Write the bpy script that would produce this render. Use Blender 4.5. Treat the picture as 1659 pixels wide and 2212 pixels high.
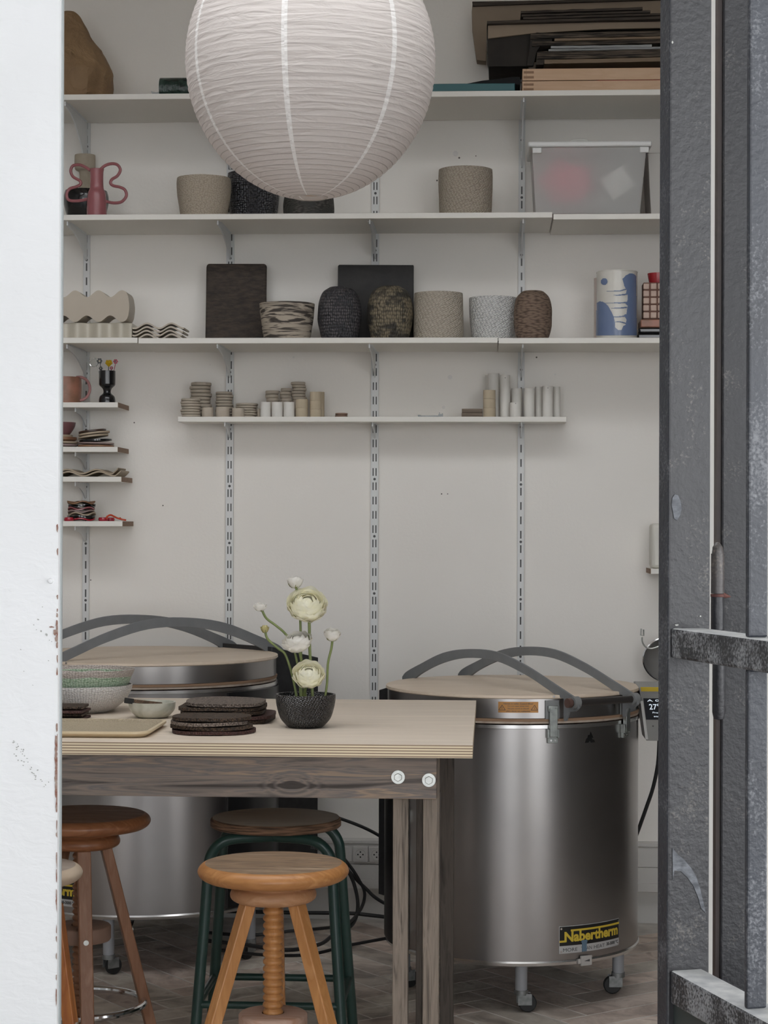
import bpy, math, random
from math import sin, cos, pi, radians as R_, sqrt, atan2, exp
from mathutils import Vector, Matrix, noise as mnoise
rnd = random.Random(7)
sc = bpy.context.scene
for o in list(bpy.data.objects): bpy.data.objects.remove(o)

# ------------------------------------------------------------ camera
F, EYE, CX, CY = 4280.0, 1.4, 829.5, 1130.0
YAW, ROLL = R_(3.07), R_(0.17)
FW = Vector((-sin(YAW), cos(YAW), 0)); RT = Vector((cos(YAW), sin(YAW), 0)); UP = Vector((0, 0, 1))
IR = RT * cos(ROLL) + UP * sin(ROLL); IU = -RT * sin(ROLL) + UP * cos(ROLL)
cam_d = bpy.data.cameras.new('camera'); cam = bpy.data.objects.new('camera', cam_d)
sc.collection.objects.link(cam); sc.camera = cam
cam.matrix_world = Matrix(((IR.x, IU.x, -FW.x, 0), (IR.y, IU.y, -FW.y, 0), (IR.z, IU.z, -FW.z, EYE), (0, 0, 0, 1)))
cam_d.sensor_fit = 'HORIZONTAL'; cam_d.sensor_width = 36; cam_d.lens = 36 * F / 1659
cam_d.shift_y = (CY - 1106) / 1659; cam_d.clip_start = 0.05; cam_d.clip_end = 200

# ------------------------------------------------------------ daylight and exposure
w = bpy.data.worlds.new('overcast_sky'); sc.world = w; w.use_nodes = True
bg = w.node_tree.nodes['Background']; bg.inputs[0].default_value = (0.955, 0.975, 1.0, 1); bg.inputs[1].default_value = 2.6
sc.view_settings.view_transform = 'Standard'; sc.view_settings.look = 'None'
sc.view_settings.gamma = 1; sc.view_settings.use_curve_mapping = False
sc.view_settings.exposure = 0.78
sc.cycles.use_denoising = True
sc.cycles.max_bounces = 10; sc.cycles.diffuse_bounces = 6; sc.cycles.transmission_bounces = 8
sc.cycles.caustics_reflective = False; sc.cycles.caustics_refractive = False

# ------------------------------------------------------------ picture <-> place
def ray(px, py):
    return FW + IR * ((px - CX) / F) + IU * ((CY - py) / F)
def atY(px, py, Y):
    d = ray(px, py); t = Y / d.y
    return Vector((0, 0, EYE)) + d * t
def atZ(px, py, Z):
    d = ray(px, py); t = (Z - EYE) / d.z
    return Vector((0, 0, EYE)) + d * t
def Xat(px, Y, z):
    py = CY - (z - EYE) / Y * F; p = atY(px, py, Y)
    for _ in range(3):
        py += (p.z - z) / Y * F; p = atY(px, py, Y)
    return p.x
def Zat(px, py, Y): return atY(px, py, Y).z
def S(Y): return Y / F

# ------------------------------------------------------------ mesh builder
class G:
    def __init__(s): s.v = []; s.f = []; s.m = []; s.uv = {}
    def add(s, vs, fs, m=0, uvs=None):
        b = len(s.v); s.v += [tuple(p) for p in vs]
        for k, f in enumerate(fs):
            if uvs: s.uv[len(s.f)] = uvs[k]
            s.f.append([b + i for i in f]); s.m.append(m)
        return s
    def box(s, x0, x1, y0, y1, z0, z1, m=0):
        vs = [(x0,y0,z0),(x1,y0,z0),(x1,y1,z0),(x0,y1,z0),(x0,y0,z1),(x1,y0,z1),(x1,y1,z1),(x0,y1,z1)]
        return s.add(vs, [(0,3,2,1),(4,5,6,7),(0,1,5,4),(1,2,6,5),(2,3,7,6),(3,0,4,7)], m)
    def obox(s, c, ax, h, m=0):
        c = Vector(c); a = [Vector(q).normalized() for q in ax]; vs = []
        for k in (-1, 1):
            for i, j in ((-1,-1),(1,-1),(1,1),(-1,1)):
                vs.append(c + a[0]*h[0]*i + a[1]*h[1]*j + a[2]*h[2]*k)
        return s.add(vs, [(0,3,2,1),(4,5,6,7),(0,1,5,4),(1,2,6,5),(2,3,7,6),(3,0,4,7)], m)
    def tube(s, pts, r, seg=10, m=0, closed=False, caps=True):
        pts = [Vector(p) for p in pts]; n = len(pts)
        rs = r if isinstance(r, (list, tuple)) else [r] * n
        t0 = (pts[1] - pts[0]).normalized(); up = Vector((0,0,1)) if abs(t0.z) < .9 else Vector((1,0,0))
        nx = t0.cross(up).normalized(); vs = []
        for i, p in enumerate(pts):
            if closed: t = (pts[(i+1) % n] - pts[i-1]).normalized()
            else: t = (pts[min(i+1, n-1)] - pts[max(i-1, 0)]).normalized()
            nx = (nx - t * nx.dot(t)).normalized(); ny = t.cross(nx)
            for k in range(seg):
                a = 2*pi*k/seg; vs.append(p + (nx*cos(a) + ny*sin(a)) * rs[i])
        fs = []
        for i in range(n if closed else n-1):
            j = (i+1) % n
            for k in range(seg):
                l = (k+1) % seg; fs.append((i*seg+k, i*seg+l, j*seg+l, j*seg+k))
        if caps and not closed:
            fs.append(tuple(range(seg))[::-1]); fs.append(tuple((n-1)*seg + k for k in range(seg)))
        return s.add(vs, fs, m)
    def cyl(s, p0, p1, r0, r1=None, seg=20, m=0):
        return s.tube([p0, p1], [r0, r0 if r1 is None else r1], seg, m)
    def lathe(s, prof, c=(0,0,0), seg=48, m=0, disp=None, sx=1, sy=1):
        n = len(prof); vs = []; fs = []; uvs = []; arc = [0]; rm = max(p[0] for p in prof)
        for i in range(1, n): arc.append(arc[-1] + sqrt((prof[i][0]-prof[i-1][0])**2 + (prof[i][1]-prof[i-1][1])**2))
        for i, (r, z) in enumerate(prof):
            for k in range(seg):
                a = 2*pi*k/seg; q = disp(a, z, r) if disp else 1
                vs.append((c[0] + r*q*cos(a)*sx, c[1] + r*q*sin(a)*sy, c[2] + z))
        for i in range(n-1):
            for k in range(seg):
                l = (k+1) % seg
                if prof[i][0] < 1e-6 and prof[i+1][0] < 1e-6: continue
                fs.append((i*seg+k, i*seg+l, (i+1)*seg+l, (i+1)*seg+k))
                u0, u1 = rm*2*pi*k/seg, rm*2*pi*(k+1)/seg
                uvs.append(((u0,arc[i]),(u1,arc[i]),(u1,arc[i+1]),(u0,arc[i+1])))
        return s.add(vs, fs, m, uvs)
    def prism(s, pts, vec, m=0):
        pts = [Vector(p) for p in pts]; vec = Vector(vec); n = len(pts)
        vs = pts + [p + vec for p in pts]
        fs = [tuple(range(n))[::-1], tuple(range(n, 2*n))] + [(i, (i+1) % n, (i+1) % n + n, i+n) for i in range(n)]
        return s.add(vs, fs, m)
    def xf(s, M):
        s.v = [tuple(M @ Vector(p)) for p in s.v]; return s

LOC = {}
def link(o): sc.collection.objects.link(o); return o
def tag(o, label, cat, group=None):
    o['label'] = label; o['category'] = cat
    if group: o['group'] = group
    return o
def mesh_of(g, name, mats, smooth=35):
    me = bpy.data.meshes.new(name); me.from_pydata(g.v, [], g.f)
    mats = mats if isinstance(mats, (list, tuple)) else [mats]
    for m in mats: me.materials.append(m)
    me.polygons.foreach_set('material_index', g.m)
    if g.uv:
        lay = me.uv_layers.new(name='UVMap')
        for i, u in g.uv.items():
            p = me.polygons[i]
            for k, li in enumerate(p.loop_indices): lay.data[li].uv = u[k]
    me.validate(); me.update()
    import bmesh
    bm = bmesh.new(); bm.from_mesh(me); bmesh.ops.remove_doubles(bm, verts=bm.verts, dist=1e-6)
    bmesh.ops.recalc_face_normals(bm, faces=bm.faces); bm.to_mesh(me); bm.free()
    if smooth:
        me.shade_smooth(); me.set_sharp_from_angle(angle=R_(smooth))
    return me
def bev(o, wd, seg=2):
    b = o.modifiers.new('bevel', 'BEVEL'); b.width = wd; b.segments = seg; b.limit_method = 'ANGLE'; b.angle_limit = R_(40)
    return o
def solo(name, g, mats, label, cat, group=None, smooth=35, bevel=0, loc=None):
    """one thing that is one mesh; built in world coordinates"""
    me = mesh_of(g, name, mats, smooth)
    if loc is None:
        xs = [p[0] for p in g.v]; ys = [p[1] for p in g.v]; zs = [p[2] for p in g.v]
        loc = ((min(xs)+max(xs))/2, (min(ys)+max(ys))/2, min(zs))
    me.transform(Matrix.Translation(-Vector(loc)))
    o = link(bpy.data.objects.new(name, me)); o.location = loc
    if bevel: bev(o, bevel)
    return tag(o, label, cat, group)
def struct(name, g, mats, smooth=35, bevel=0, parent=None):
    me = mesh_of(g, name, mats, smooth); o = link(bpy.data.objects.new(name, me)); o['kind'] = 'structure'
    if parent: o.parent = parent; del o['kind']
    if bevel: bev(o, bevel)
    return o
def root(name, label, cat, loc=(0,0,0), group=None):
    o = link(bpy.data.objects.new(name, None)); o.location = loc; o.empty_display_size = .05
    LOC[o.name] = Vector(loc); return tag(o, label, cat, group)
def part(par, name, g, mats, label=None, smooth=35, bevel=0):
    me = mesh_of(g, name, mats, smooth); L = LOC[par.name]
    me.transform(Matrix.Translation(-L)); o = link(bpy.data.objects.new(name, me)); o.parent = par
    LOC[o.name] = L
    if label: o['label'] = label
    if bevel: bev(o, bevel)
    return o
def copy_tree(o, par=None):
    c = o.copy(); sc.collection.objects.link(c); c.parent = par
    for ch in list(o.children): copy_tree(ch, c)
    return c

# ------------------------------------------------------------ materials
def nt(m): m.use_nodes = True; return m.node_tree.nodes, m.node_tree.links
def base(name, col=(.8,.8,.8), rough=.6, metal=0, spec=.5):
    m = bpy.data.materials.new(name); N, L = nt(m); b = N['Principled BSDF']
    b.inputs['Base Color'].default_value = (*col, 1); b.inputs['Roughness'].default_value = rough
    b.inputs['Metallic'].default_value = metal; b.inputs['Specular IOR Level'].default_value = spec
    return m, N, L, b
def ramp(N, L, src, stops):
    r = N.new('ShaderNodeValToRGB'); e = r.color_ramp.elements
    while len(e) < len(stops): e.new(.5)
    for i, (p, c) in enumerate(stops): e[i].position = p; e[i].color = (*c, 1)
    L.new(src, r.inputs[0]); return r.outputs[0]
def nz(N, L, scale, stretch=(1,1,1), detail=4, dist=0, coord='Object', rot=(0,0,0)):
    tc = N.new('ShaderNodeTexCoord'); mp = N.new('ShaderNodeMapping'); mp.inputs['Scale'].default_value = stretch
    mp.inputs['Rotation'].default_value = rot
    t = N.new('ShaderNodeTexNoise'); t.inputs['Scale'].default_value = scale; t.inputs['Detail'].default_value = detail
    t.inputs['Distortion'].default_value = dist
    L.new(tc.outputs[coord], mp.inputs[0]); L.new(mp.outputs[0], t.inputs[0]); return t.outputs[0]
def bump(N, L, b, src, strength, dist):
    q = N.new('ShaderNodeBump'); q.inputs['Strength'].default_value = strength; q.inputs['Distance'].default_value = dist
    L.new(src, q.inputs['Height'])
    if b.inputs['Normal'].is_linked: L.new(b.inputs['Normal'].links[0].from_socket, q.inputs['Normal'])
    L.new(q.outputs[0], b.inputs['Normal'])
def mat(name, col, col2=None, rough=.6, metal=0, scale=10, stretch=(1,1,1), lo=.35, hi=.65, bs=0, bd=.002, bscale=None, spec=.5, detail=5, dist=0):
    m, N, L, b = base(name, col, rough, metal, spec)
    if col2:
        n = nz(N, L, scale, stretch, detail, dist); L.new(ramp(N, L, n, [(lo, col), (hi, col2)]), b.inputs['Base Color'])
    if bs:
        n = nz(N, L, bscale or scale, stretch, detail, dist); bump(N, L, b, n, bs, bd)
    return m
def rope(name, hi, lo, su, sv, rot=0, rand=.5, rough=.7, bs=.8, bd=.004, e0=.15, e1=.6, blotch=None, spec=.4):
    """pressed basket or cord texture on a thrown pot, laid out in the pot's own surface coordinates"""
    m, N, L, b = base(name, hi, rough, 0, spec)
    tc = N.new('ShaderNodeTexCoord'); mp = N.new('ShaderNodeMapping'); mp.inputs['Rotation'].default_value = (0,0,rot)
    mp2 = N.new('ShaderNodeMapping'); mp2.inputs['Scale'].default_value = (su, sv, 1)
    L.new(tc.outputs['UV'], mp.inputs[0]); L.new(mp.outputs[0], mp2.inputs[0])
    v = N.new('ShaderNodeTexVoronoi'); v.voronoi_dimensions = '2D'; v.inputs['Scale'].default_value = 1; v.inputs['Randomness'].default_value = rand
    L.new(mp2.outputs[0], v.inputs[0])
    c = ramp(N, L, v.outputs['Distance'], [(e0, hi), (e1, lo)])
    if blotch:
        n = nz(N, L, 22, (1,1,1.6), 6, .3); mx = N.new('ShaderNodeMix'); mx.data_type = 'RGBA'
        f = ramp(N, L, n, [(.46, (0,0,0)), (.58, (1,1,1))])
        L.new(f, mx.inputs[0]); L.new(c, mx.inputs[6]); mx.inputs[7].default_value = (*blotch, 1); c = mx.outputs[2]
    L.new(c, b.inputs['Base Color'])
    inv = N.new('ShaderNodeMath'); inv.operation = 'SUBTRACT'; inv.inputs[0].default_value = 1; L.new(v.outputs['Distance'], inv.inputs[1])
    bump(N, L, b, inv.outputs[0], bs, bd); bump(N, L, b, nz(N, L, 120), .3, .001)
    return m
def wood(name, cols, axis='X', scale=6, k=14, rough=.55, bs=.25, lo=.3, hi=.7, dist=1.2, spec=.4):
    st = {'X': (1,k,k), 'Y': (k,1,k), 'Z': (k,k,1)}[axis]
    m, N, L, b = base(name, cols[0], rough, 0, spec); n = nz(N, L, scale, st, 8, dist)
    st_ = [(lo + (hi-lo)*i/(len(cols)-1), c) for i, c in enumerate(cols)]
    L.new(ramp(N, L, n, st_), b.inputs['Base Color']); bump(N, L, b, n, bs, .002)
    return m

WALL = mat('painted_plaster', (.85,.82,.775), (.82,.787,.74), .75, scale=1.2, bs=.25, bd=.002, bscale=90)
SHELFW = mat('white_laminate', (.75,.725,.675), rough=.45, bs=.03, bscale=200)
CHIP = mat('raw_chipboard', (.30,.20,.14), (.20,.13,.09), .85, scale=180, bs=.5, bscale=200)
METALW = mat('white_enamelled_steel', (.70,.72,.73), rough=.4)
DARKHOLE = mat('dark_recess', (.02,.02,.02), rough=.9)
def rail_mat(double):
    m, N, L, b = base('slotted_rail_enamel', (.68,.70,.71), .4)
    tc = N.new('ShaderNodeTexCoord'); sp = N.new('ShaderNodeSeparateXYZ'); L.new(tc.outputs['Object'], sp.inputs[0])
    def mth(op, a, c=None):
        q = N.new('ShaderNodeMath'); q.operation = op
        for i, x in enumerate((a, c)):
            if x is None: continue
            if isinstance(x, (int, float)): q.inputs[i].default_value = x
            else: L.new(x, q.inputs[i])
        return q.outputs[0]
    z = sp.outputs['Z']; x = mth('ABSOLUTE', sp.outputs['X'])
    fz = mth('FRACT', mth('MULTIPLY', z, 1/.0505)); iz = mth('LESS_THAN', mth('ABSOLUTE', mth('SUBTRACT', fz, .5)), .27)
    if double: ix = mth('LESS_THAN', mth('ABSOLUTE', mth('SUBTRACT', x, .0052)), .0021)
    else: ix = mth('LESS_THAN', x, .0026)
    slot = mth('MULTIPLY', iz, ix)
    fs = mth('MULTIPLY', mth('SUBTRACT', mth('FRACT', mth('MULTIPLY', z, 1/.202)), .5), .202)
    dd = mth('SQRT', mth('ADD', mth('MULTIPLY', fs, fs), mth('MULTIPLY', x, x)))
    slot = mth('MAXIMUM', slot, mth('LESS_THAN', dd, .0046))
    edge = mth('MULTIPLY', mth('GREATER_THAN', x, .0098), .35)
    mx = N.new('ShaderNodeMix'); mx.data_type = 'RGBA'; mx.inputs[6].default_value = (.66,.665,.66,1); mx.inputs[7].default_value = (.05,.05,.05,1)
    L.new(slot, mx.inputs[0]); L.new(mx.outputs[2], b.inputs['Base Color'])
    return m
RAIL1, RAIL2 = rail_mat(False), rail_mat(True)
STEEL = bpy.data.materials.new('brushed_stainless'); N, L = nt(STEEL); b = N['Principled BSDF']
b.inputs['Base Color'].default_value = (.50,.485,.48,1); b.inputs['Metallic'].default_value = 1; b.inputs['Roughness'].default_value = .3
b.inputs['Roughness'].default_value = .29
n = nz(N, L, 3, (1,1,1), 6); L.new(ramp(N, L, n, [(.3, (.42,.40,.39)), (.75, (.35,.34,.335))]), b.inputs['Base Color'])
bump(N, L, b, nz(N, L, 2.0, (1,1,.6), 2), .25, .01)
STEELB = mat('bright_steel_trim', (.72,.71,.70), rough=.25, metal=1)
CHROME = mat('chrome', (.75,.75,.76), rough=.12, metal=1)
ZINC = mat('galvanised_steel', (.62,.63,.60), (.48,.49,.47), .42, .9, scale=60)
ZINCD = mat('dull_zinc', (.30,.31,.31), (.20,.21,.21), .5, .7, scale=60)
GREYP = mat('grey_painted_steel', (.185,.192,.20), (.165,.172,.18), .5, scale=20, bs=.1, bscale=300)
GREYL = mat('light_grey_painted_steel', (.34,.35,.37), rough=.45)
GREYM = mat('mid_grey_painted_steel', (.20,.205,.205), rough=.5)
BLACKM = mat('black_powder_coat', (.018,.018,.02), (.03,.03,.032), .5, scale=40, bs=.15, bscale=400)
RUBBER = mat('black_rubber', (.012,.012,.013), rough=.55)
BIRCH = wood('birch_plywood', [(.72,.60,.48),(.65,.535,.42),(.70,.58,.46)], 'X', 2.2, 9, .5, .05, .35, .65)
TABLEP = wood('table_birch_ply', [(.72,.62,.51),(.65,.555,.455),(.70,.605,.50)], 'X', 1.6, 9, .55, .05, .35, .65)
def ply_edge():
    m, N, L, b = base('plywood_edge', (.6,.5,.35), .7)
    tc = N.new('ShaderNodeTexCoord'); sp = N.new('ShaderNodeSeparateXYZ'); L.new(tc.outputs['Object'], sp.inputs[0])
    q = N.new('ShaderNodeMath'); q.operation = 'MULTIPLY'; q.inputs[1].default_value = 1/.0062; L.new(sp.outputs['Z'], q.inputs[0])
    f = N.new('ShaderNodeMath'); f.operation = 'FRACT'; L.new(q.outputs[0], f.inputs[0])
    L.new(ramp(N, L, f.outputs[0], [(.45, (.82,.70,.50)), (.52, (.30,.21,.14)), (.90, (.36,.26,.18)), (.97, (.82,.70,.50))]), b.inputs['Base Color'])
    return m
PLYE = ply_edge()
PAPER = bpy.data.materials.new('rice_paper'); N, L = nt(PAPER); b = N['Principled BSDF']; b.inputs['Roughness'].default_value = .9
b.inputs['Specular IOR Level'].default_value = .1

# ------------------------------------------------------------ room
YW, ZC = 7.0, 3.6
XL, XR, YF = -2.7, 1.7, 3.05
struct('wall_back', G().box(XL-.2, XR+.2, YW, YW+.2, -.1, ZC), WALL)
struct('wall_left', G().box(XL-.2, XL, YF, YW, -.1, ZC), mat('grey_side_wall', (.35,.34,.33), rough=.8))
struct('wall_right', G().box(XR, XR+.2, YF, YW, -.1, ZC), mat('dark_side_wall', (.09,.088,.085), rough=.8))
g = G(); SK0, SK1 = 3.3, 4.6
g.box(XL-.2, XR+.2, SK1, YW+.2, ZC, ZC+.2); g.box(XL-.2, XR+.2, YF, SK0, ZC, ZC+.2); g.box(XL-.2, -2.3, SK0, SK1, ZC, ZC+.2); g.box(1.3, XR+.2, SK0, SK1, ZC, ZC+.2)
struct('ceiling', g, WALL)
g = G()
for k in range(5): x = -2.3 + 3.6*k/4; g.box(x-.02, x+.02, SK0, SK1, ZC+.1, ZC+.16)
struct('window_1', g, METALW)
# unseen slab and side wall, added to keep sky light off the jamb
SKYBLOCK = mat('sky_blocker_slab_paint', (.45,.45,.44), rough=.9)
struct('sky_blocker_slab', G().box(-7, 7, -5.5, YF+.1, 3.75, 3.95), SKYBLOCK)
struct('sky_blocker_wall', G().box(-3.4, -3.2, -5.5, YF, -.1, 3.75), mat('sky_blocker_wall_paint', (.22,.22,.215), rough=.85))
# facade: white cladding left of the opening, shop windows further out on both sides, opening up to 3.4 m
XJ = Xat(126, YF, 1.4)
JAMB = bpy.data.materials.new('white_exterior_paint'); N, L = nt(JAMB); b = N['Principled BSDF']; b.inputs['Roughness'].default_value = .55
n = nz(N, L, 3, (1,1,1), 8)
L.new(ramp(N, L, n, [(.3, (.88,.88,.885)), (.7, (.83,.83,.83))]), b.inputs['Base Color'])
bump(N, L, b, nz(N, L, 26, (1,1,2.2), 8, .6), .35, .004); bump(N, L, b, nz(N, L, 5, (1,1,1), 5), .3, .01)
PEEL = mat('red_oxide_primer', (.23,.09,.06), (.42,.33,.28), .8, scale=120)
EDGE = mat('grey_white_edge_paint', (.38,.405,.405), rough=.4)
jr = rnd
g = G(); g.box(-1.15, XJ, YF, YF+.012, -.1, 3.75)
fo = struct('wall_front_left', g, JAMB)
g = G(); g.box(-1.15, XJ-.03, YF+.012, YF+.16, -.1, 3.75); g.box(XL-.2, -1.15, YF+.0, YF+.16, -.1, .25); g.box(XL-.2, -1.15, YF, YF+.16, 2.75, 3.75); g.box(XJ-.03, XR+.2, YF, YF+.16, 2.75, 3.75)
g.box(XL-.2, -2.6, YF, YF+.16, .25, 2.75); g.box(-1.92, -1.88, YF+.02, YF+.1, .25, 2.75)
struct('wall_front_backing', g, JAMB)
g = G(); g.box(XJ-.028, XJ+.0022, YF+.0122, YF+.024, -.1, 3.4)
struct('trim_1', g, EDGE, bevel=.002)
# chips of paint lost along the corner, showing primer
def chips(name, spots, m, Y=YF):
    g = G()
    for (px, py, a, bb) in spots:
        n_ = 9; pts = []
        for k in range(n_):
            th = 2*pi*k/n_; q = .6 + .7*jr.random()
            p = atY(px + a*q*cos(th), py + bb*q*sin(th), Y); pts.append((min(p.x, XJ), Y-.0006-.00003*len(g.v)/18, p.z))
        g.prism(pts, (0, .0005, 0))
    return struct(name, g, m, smooth=0, parent=fo)
sp = [(124.5 - jr.random()*1.5, y, 1.6 + jr.random()*1.6, 4 + jr.random()*12) for y in (1140, 1192, 1290, 1318, 1330, 1362, 1375, 1392, 1424, 1450, 1570, 1592)]
sp += [(122, 1600 + 14*k, 3.0 + jr.random()*1.5, 12) for k in range(9)] + [(122.5 + jr.random(), 1735+38*k + jr.uniform(-12,12), 1.2 + 1.6*jr.random(), 6+16*jr.random()) for k in range(12)]
sp += [(112, 1354, 5, 2), (119, 1367, 5, 6), (122, 1380, 4, 7), (123, 1348, 3, 10)]
chips('chipped_paint', sp, PEEL)
GREYC = mat('bare_filler', (.42,.42,.40), rough=.8)
sp = [(82, 1338, 2.2, 2), (89, 1363, 2, 2), (101, 1371, 3, 3), (79, 1360, 1, 1), (73, 1350, 1.2, 1), (107, 1383, 1, 1), (112, 1386, 1.2, 1), (45, 1403, 1.3, 1.3), (52, 1450, 1, 1), (105, 1427, 1.4, 1), (71, 1480, 1.1, .8), (92, 1311, 1, 1)]
for k in range(36):
    t = jr.random(); sp.append((22 + 80*t + jr.uniform(-6,6), 1600 + 105*t + jr.uniform(-14,14), 1.0+jr.random(), .8+jr.random()))
chips('paint_fleck', sp, GREYC)
# a paint-covered nail head
c = atY(110, 1255, YF); g = G(); g.lathe([(0,-.006),(.0035,-.005),(.0045,0)], (0,0,0), 16); g.xf(Matrix.Translation((c.x, YF, c.z)) @ Matrix.Rotation(R_(-90), 4, 'X'))
struct('nail_head', g, JAMB, parent=fo)
# right-hand facade return, behind the gate
g = G(); XG = Xat(1500, 3.34, 1.4); g.box(XG, XG+.32, 3.34, 3.5, -.1, 3.75); g.box(XG+.32, XR+.2, 3.34, 3.5, -.1, .25); g.box(XG+.32, XR+.2, 3.34, 3.5, 2.75, 3.75)
FACR = mat('cream_exterior_paint', (.80,.775,.73), (.76,.735,.69), .6, scale=5)
struct('wall_front_right', g, FACR)
g = G(); g.box(-6, 6, -6, YF, -.16, -.02); struct('ground', g, mat('street_paving', (.20,.20,.20), (.15,.15,.15), .85, scale=8, bs=.3))
# ------------------------------------------------------------ floor: herringbone bricks
GROUT = mat('pale_grout', (.80,.76,.71), (.62,.58,.54), .9, scale=14, bs=.3, bscale=200)
BRICK = bpy.data.materials.new('worn_brick_paver'); N, L = nt(BRICK); b = N['Principled BSDF']
at = N.new('ShaderNodeAttribute'); at.attribute_name = 'tint'
n = nz(N, L, 9, (1,1,1), 9, .8); c1 = ramp(N, L, n, [(.28, (.26,.23,.205)), (.46, (.48,.43,.385)), (.60, (.60,.56,.51)), (.76, (.30,.235,.205))])
mx = N.new('ShaderNodeMix'); mx.data_type = 'RGBA'; mx.blend_type = 'MULTIPLY'; mx.inputs[0].default_value = 1
L.new(c1, mx.inputs[6]); L.new(at.outputs['Color'], mx.inputs[7]); L.new(mx.outputs[2], b.inputs['Base Color'])
b.inputs['Roughness'].default_value = .55; bump(N, L, b, nz(N, L, 40, (1,1,1), 8), .5, .004)
g = G(); g.box(XL, XR, YF, YW, -.12, -.0006, 0)
W_, L_, gp = .105, .42, .0038; tints = {}
ca, sa = cos(R_(38)), sin(R_(38)); ctr = Vector((-.4, 5.0))
for i in range(-50, 51):
    for j in range(-16, 17):
        ox, oy = i*W_ + j*L_, i*W_ - j*L_
        for (a0, a1, b0, b1) in ((0, L_, 0, W_), (L_, L_+W_, W_-L_, W_)):
            q = [(ox+a0+gp, oy+b0+gp), (ox+a1-gp, oy+b0+gp), (ox+a1-gp, oy+b1-gp), (ox+a0+gp, oy+b1-gp)]
            q = [(ctr.x + x*ca - y*sa, ctr.y + x*sa + y*ca) for x, y in q]
            if all(XL+.01 < x < XR-.01 and YF+.17 < y < YW-.005 for x, y in q):
                t = .85 + .5*rnd.random(); tc_ = (t*(1+.12*rnd.random()), t, t*(.96))
                for fi in range(len(g.f), len(g.f)+5): tints[fi] = tc_
                vs = [(x, y, 0) for x, y in q] + [(x, y, -.001) for x, y in q]
                g.add(vs, [(0,1,2,3),(0,4,5,1),(1,5,6,2),(2,6,7,3),(3,7,4,0)], 1)
me = bpy.data.meshes.new('floor'); me.from_pydata(g.v, [], g.f); me.materials.append(GROUT); me.materials.append(BRICK)
me.polygons.foreach_set('material_index', g.m)
ca_ = me.color_attributes.new('tint', 'FLOAT_COLOR', 'CORNER')
for p in me.polygons:
    t = tints.get(p.index, (1,1,1))
    for li in p.loop_indices: ca_.data[li].color = (*t, 1)
fl = link(bpy.data.objects.new('floor', me)); fl['kind'] = 'structure'
# skirting and cable trunking along the back wall
TRUNK = mat('white_pvc', (.60,.585,.56), rough=.45)
zt = lambda y: Zat(1400, y, YW-.03)
g = G(); g.box(XL, XR, YW-.012, YW, -.002, zt(1925)); struct('baseboard_back', g, TRUNK, bevel=.003)
g = G(); g.box(XL, XR, YW-.05, YW, zt(1922), zt(1872)-.001); g.box(XL, XR, YW-.047, YW, zt(1872)-.0002, zt(1828)); g.box(XL, XR, YW-.053, YW, zt(1828), zt(1820)); g.box(XL, XR, YW-.058, YW, zt(1922)-.004, zt(1906))
struct('trim_2', g, TRUNK, bevel=.002)
# marks and old screw holes in the back wall
HOLE = mat('old_screw_hole', (.13,.12,.11), rough=.9); SMUDGE = mat('filler_smudge', (.74,.715,.69), (.79,.765,.74), .9, scale=60)
wb = bpy.data.objects['wall_back']
for (px, py, r, m_) in ((992,341,2,HOLE),(1028,337,1.2,HOLE),(944,390,1.8,HOLE),(634,772,2.5,SMUDGE),(604,846,1,HOLE),(972,815,5,SMUDGE),(958,880,3.5,SMUDGE),(1159,772,1.8,HOLE),(1199,809,2,SMUDGE),(290,913,1.5,HOLE),(352,1092,1.5,HOLE),(984,332,6,SMUDGE),(196,1253,1.4,HOLE),(454,788,1.5,SMUDGE),(954,1067,1.5,HOLE),(967,1067,1.2,HOLE)):
    c = atY(px, py, YW); g = G(); g.lathe([(0,.0004),(r*S(YW),0)], (0,0,0), 12); g.xf(Matrix.Translation((c.x, YW-.0006, c.z)) @ Matrix.Rotation(R_(90), 4, 'X'))
    struct('screw_hole' if m_ is HOLE else 'filler_patch', g, m_, parent=wb)

# ------------------------------------------------------------ wall rails
zS = {}
railx = [188, 498, 811, 1127]
names_r = ['leftmost', 'second from left', 'third from left', 'rightmost']
rail_bot = [1420, 1420, 1530, 1420]
RX = []
for i, px in enumerate(railx):
    X = Xat(px-2, YW-.006, EYE); RX.append(X)
    zb = Zat(px, rail_bot[i]+60, YW); g = G(); wd = .0135 if i in (1,2) else .0115
    g.box(X-wd, X+wd, YW-.004, YW-.001, zb, 2.98); g.box(X-wd, X-wd+.0022, YW-.013, YW-.004, zb, 2.98); g.box(X+wd-.0022, X+wd, YW-.013, YW-.004, zb, 2.98)
    g.box(X-wd+.0022, X+wd-.0022, YW-.011, YW-.004, zb, 2.98)
    solo('slotted_wall_rail', g, RAIL2 if i in (1,2) else RAIL1, 'white slotted wall rail, ' + names_r[i] + ' of the four on the back wall', 'shelf rail', 'slotted rails on the back wall', smooth=0)

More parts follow.
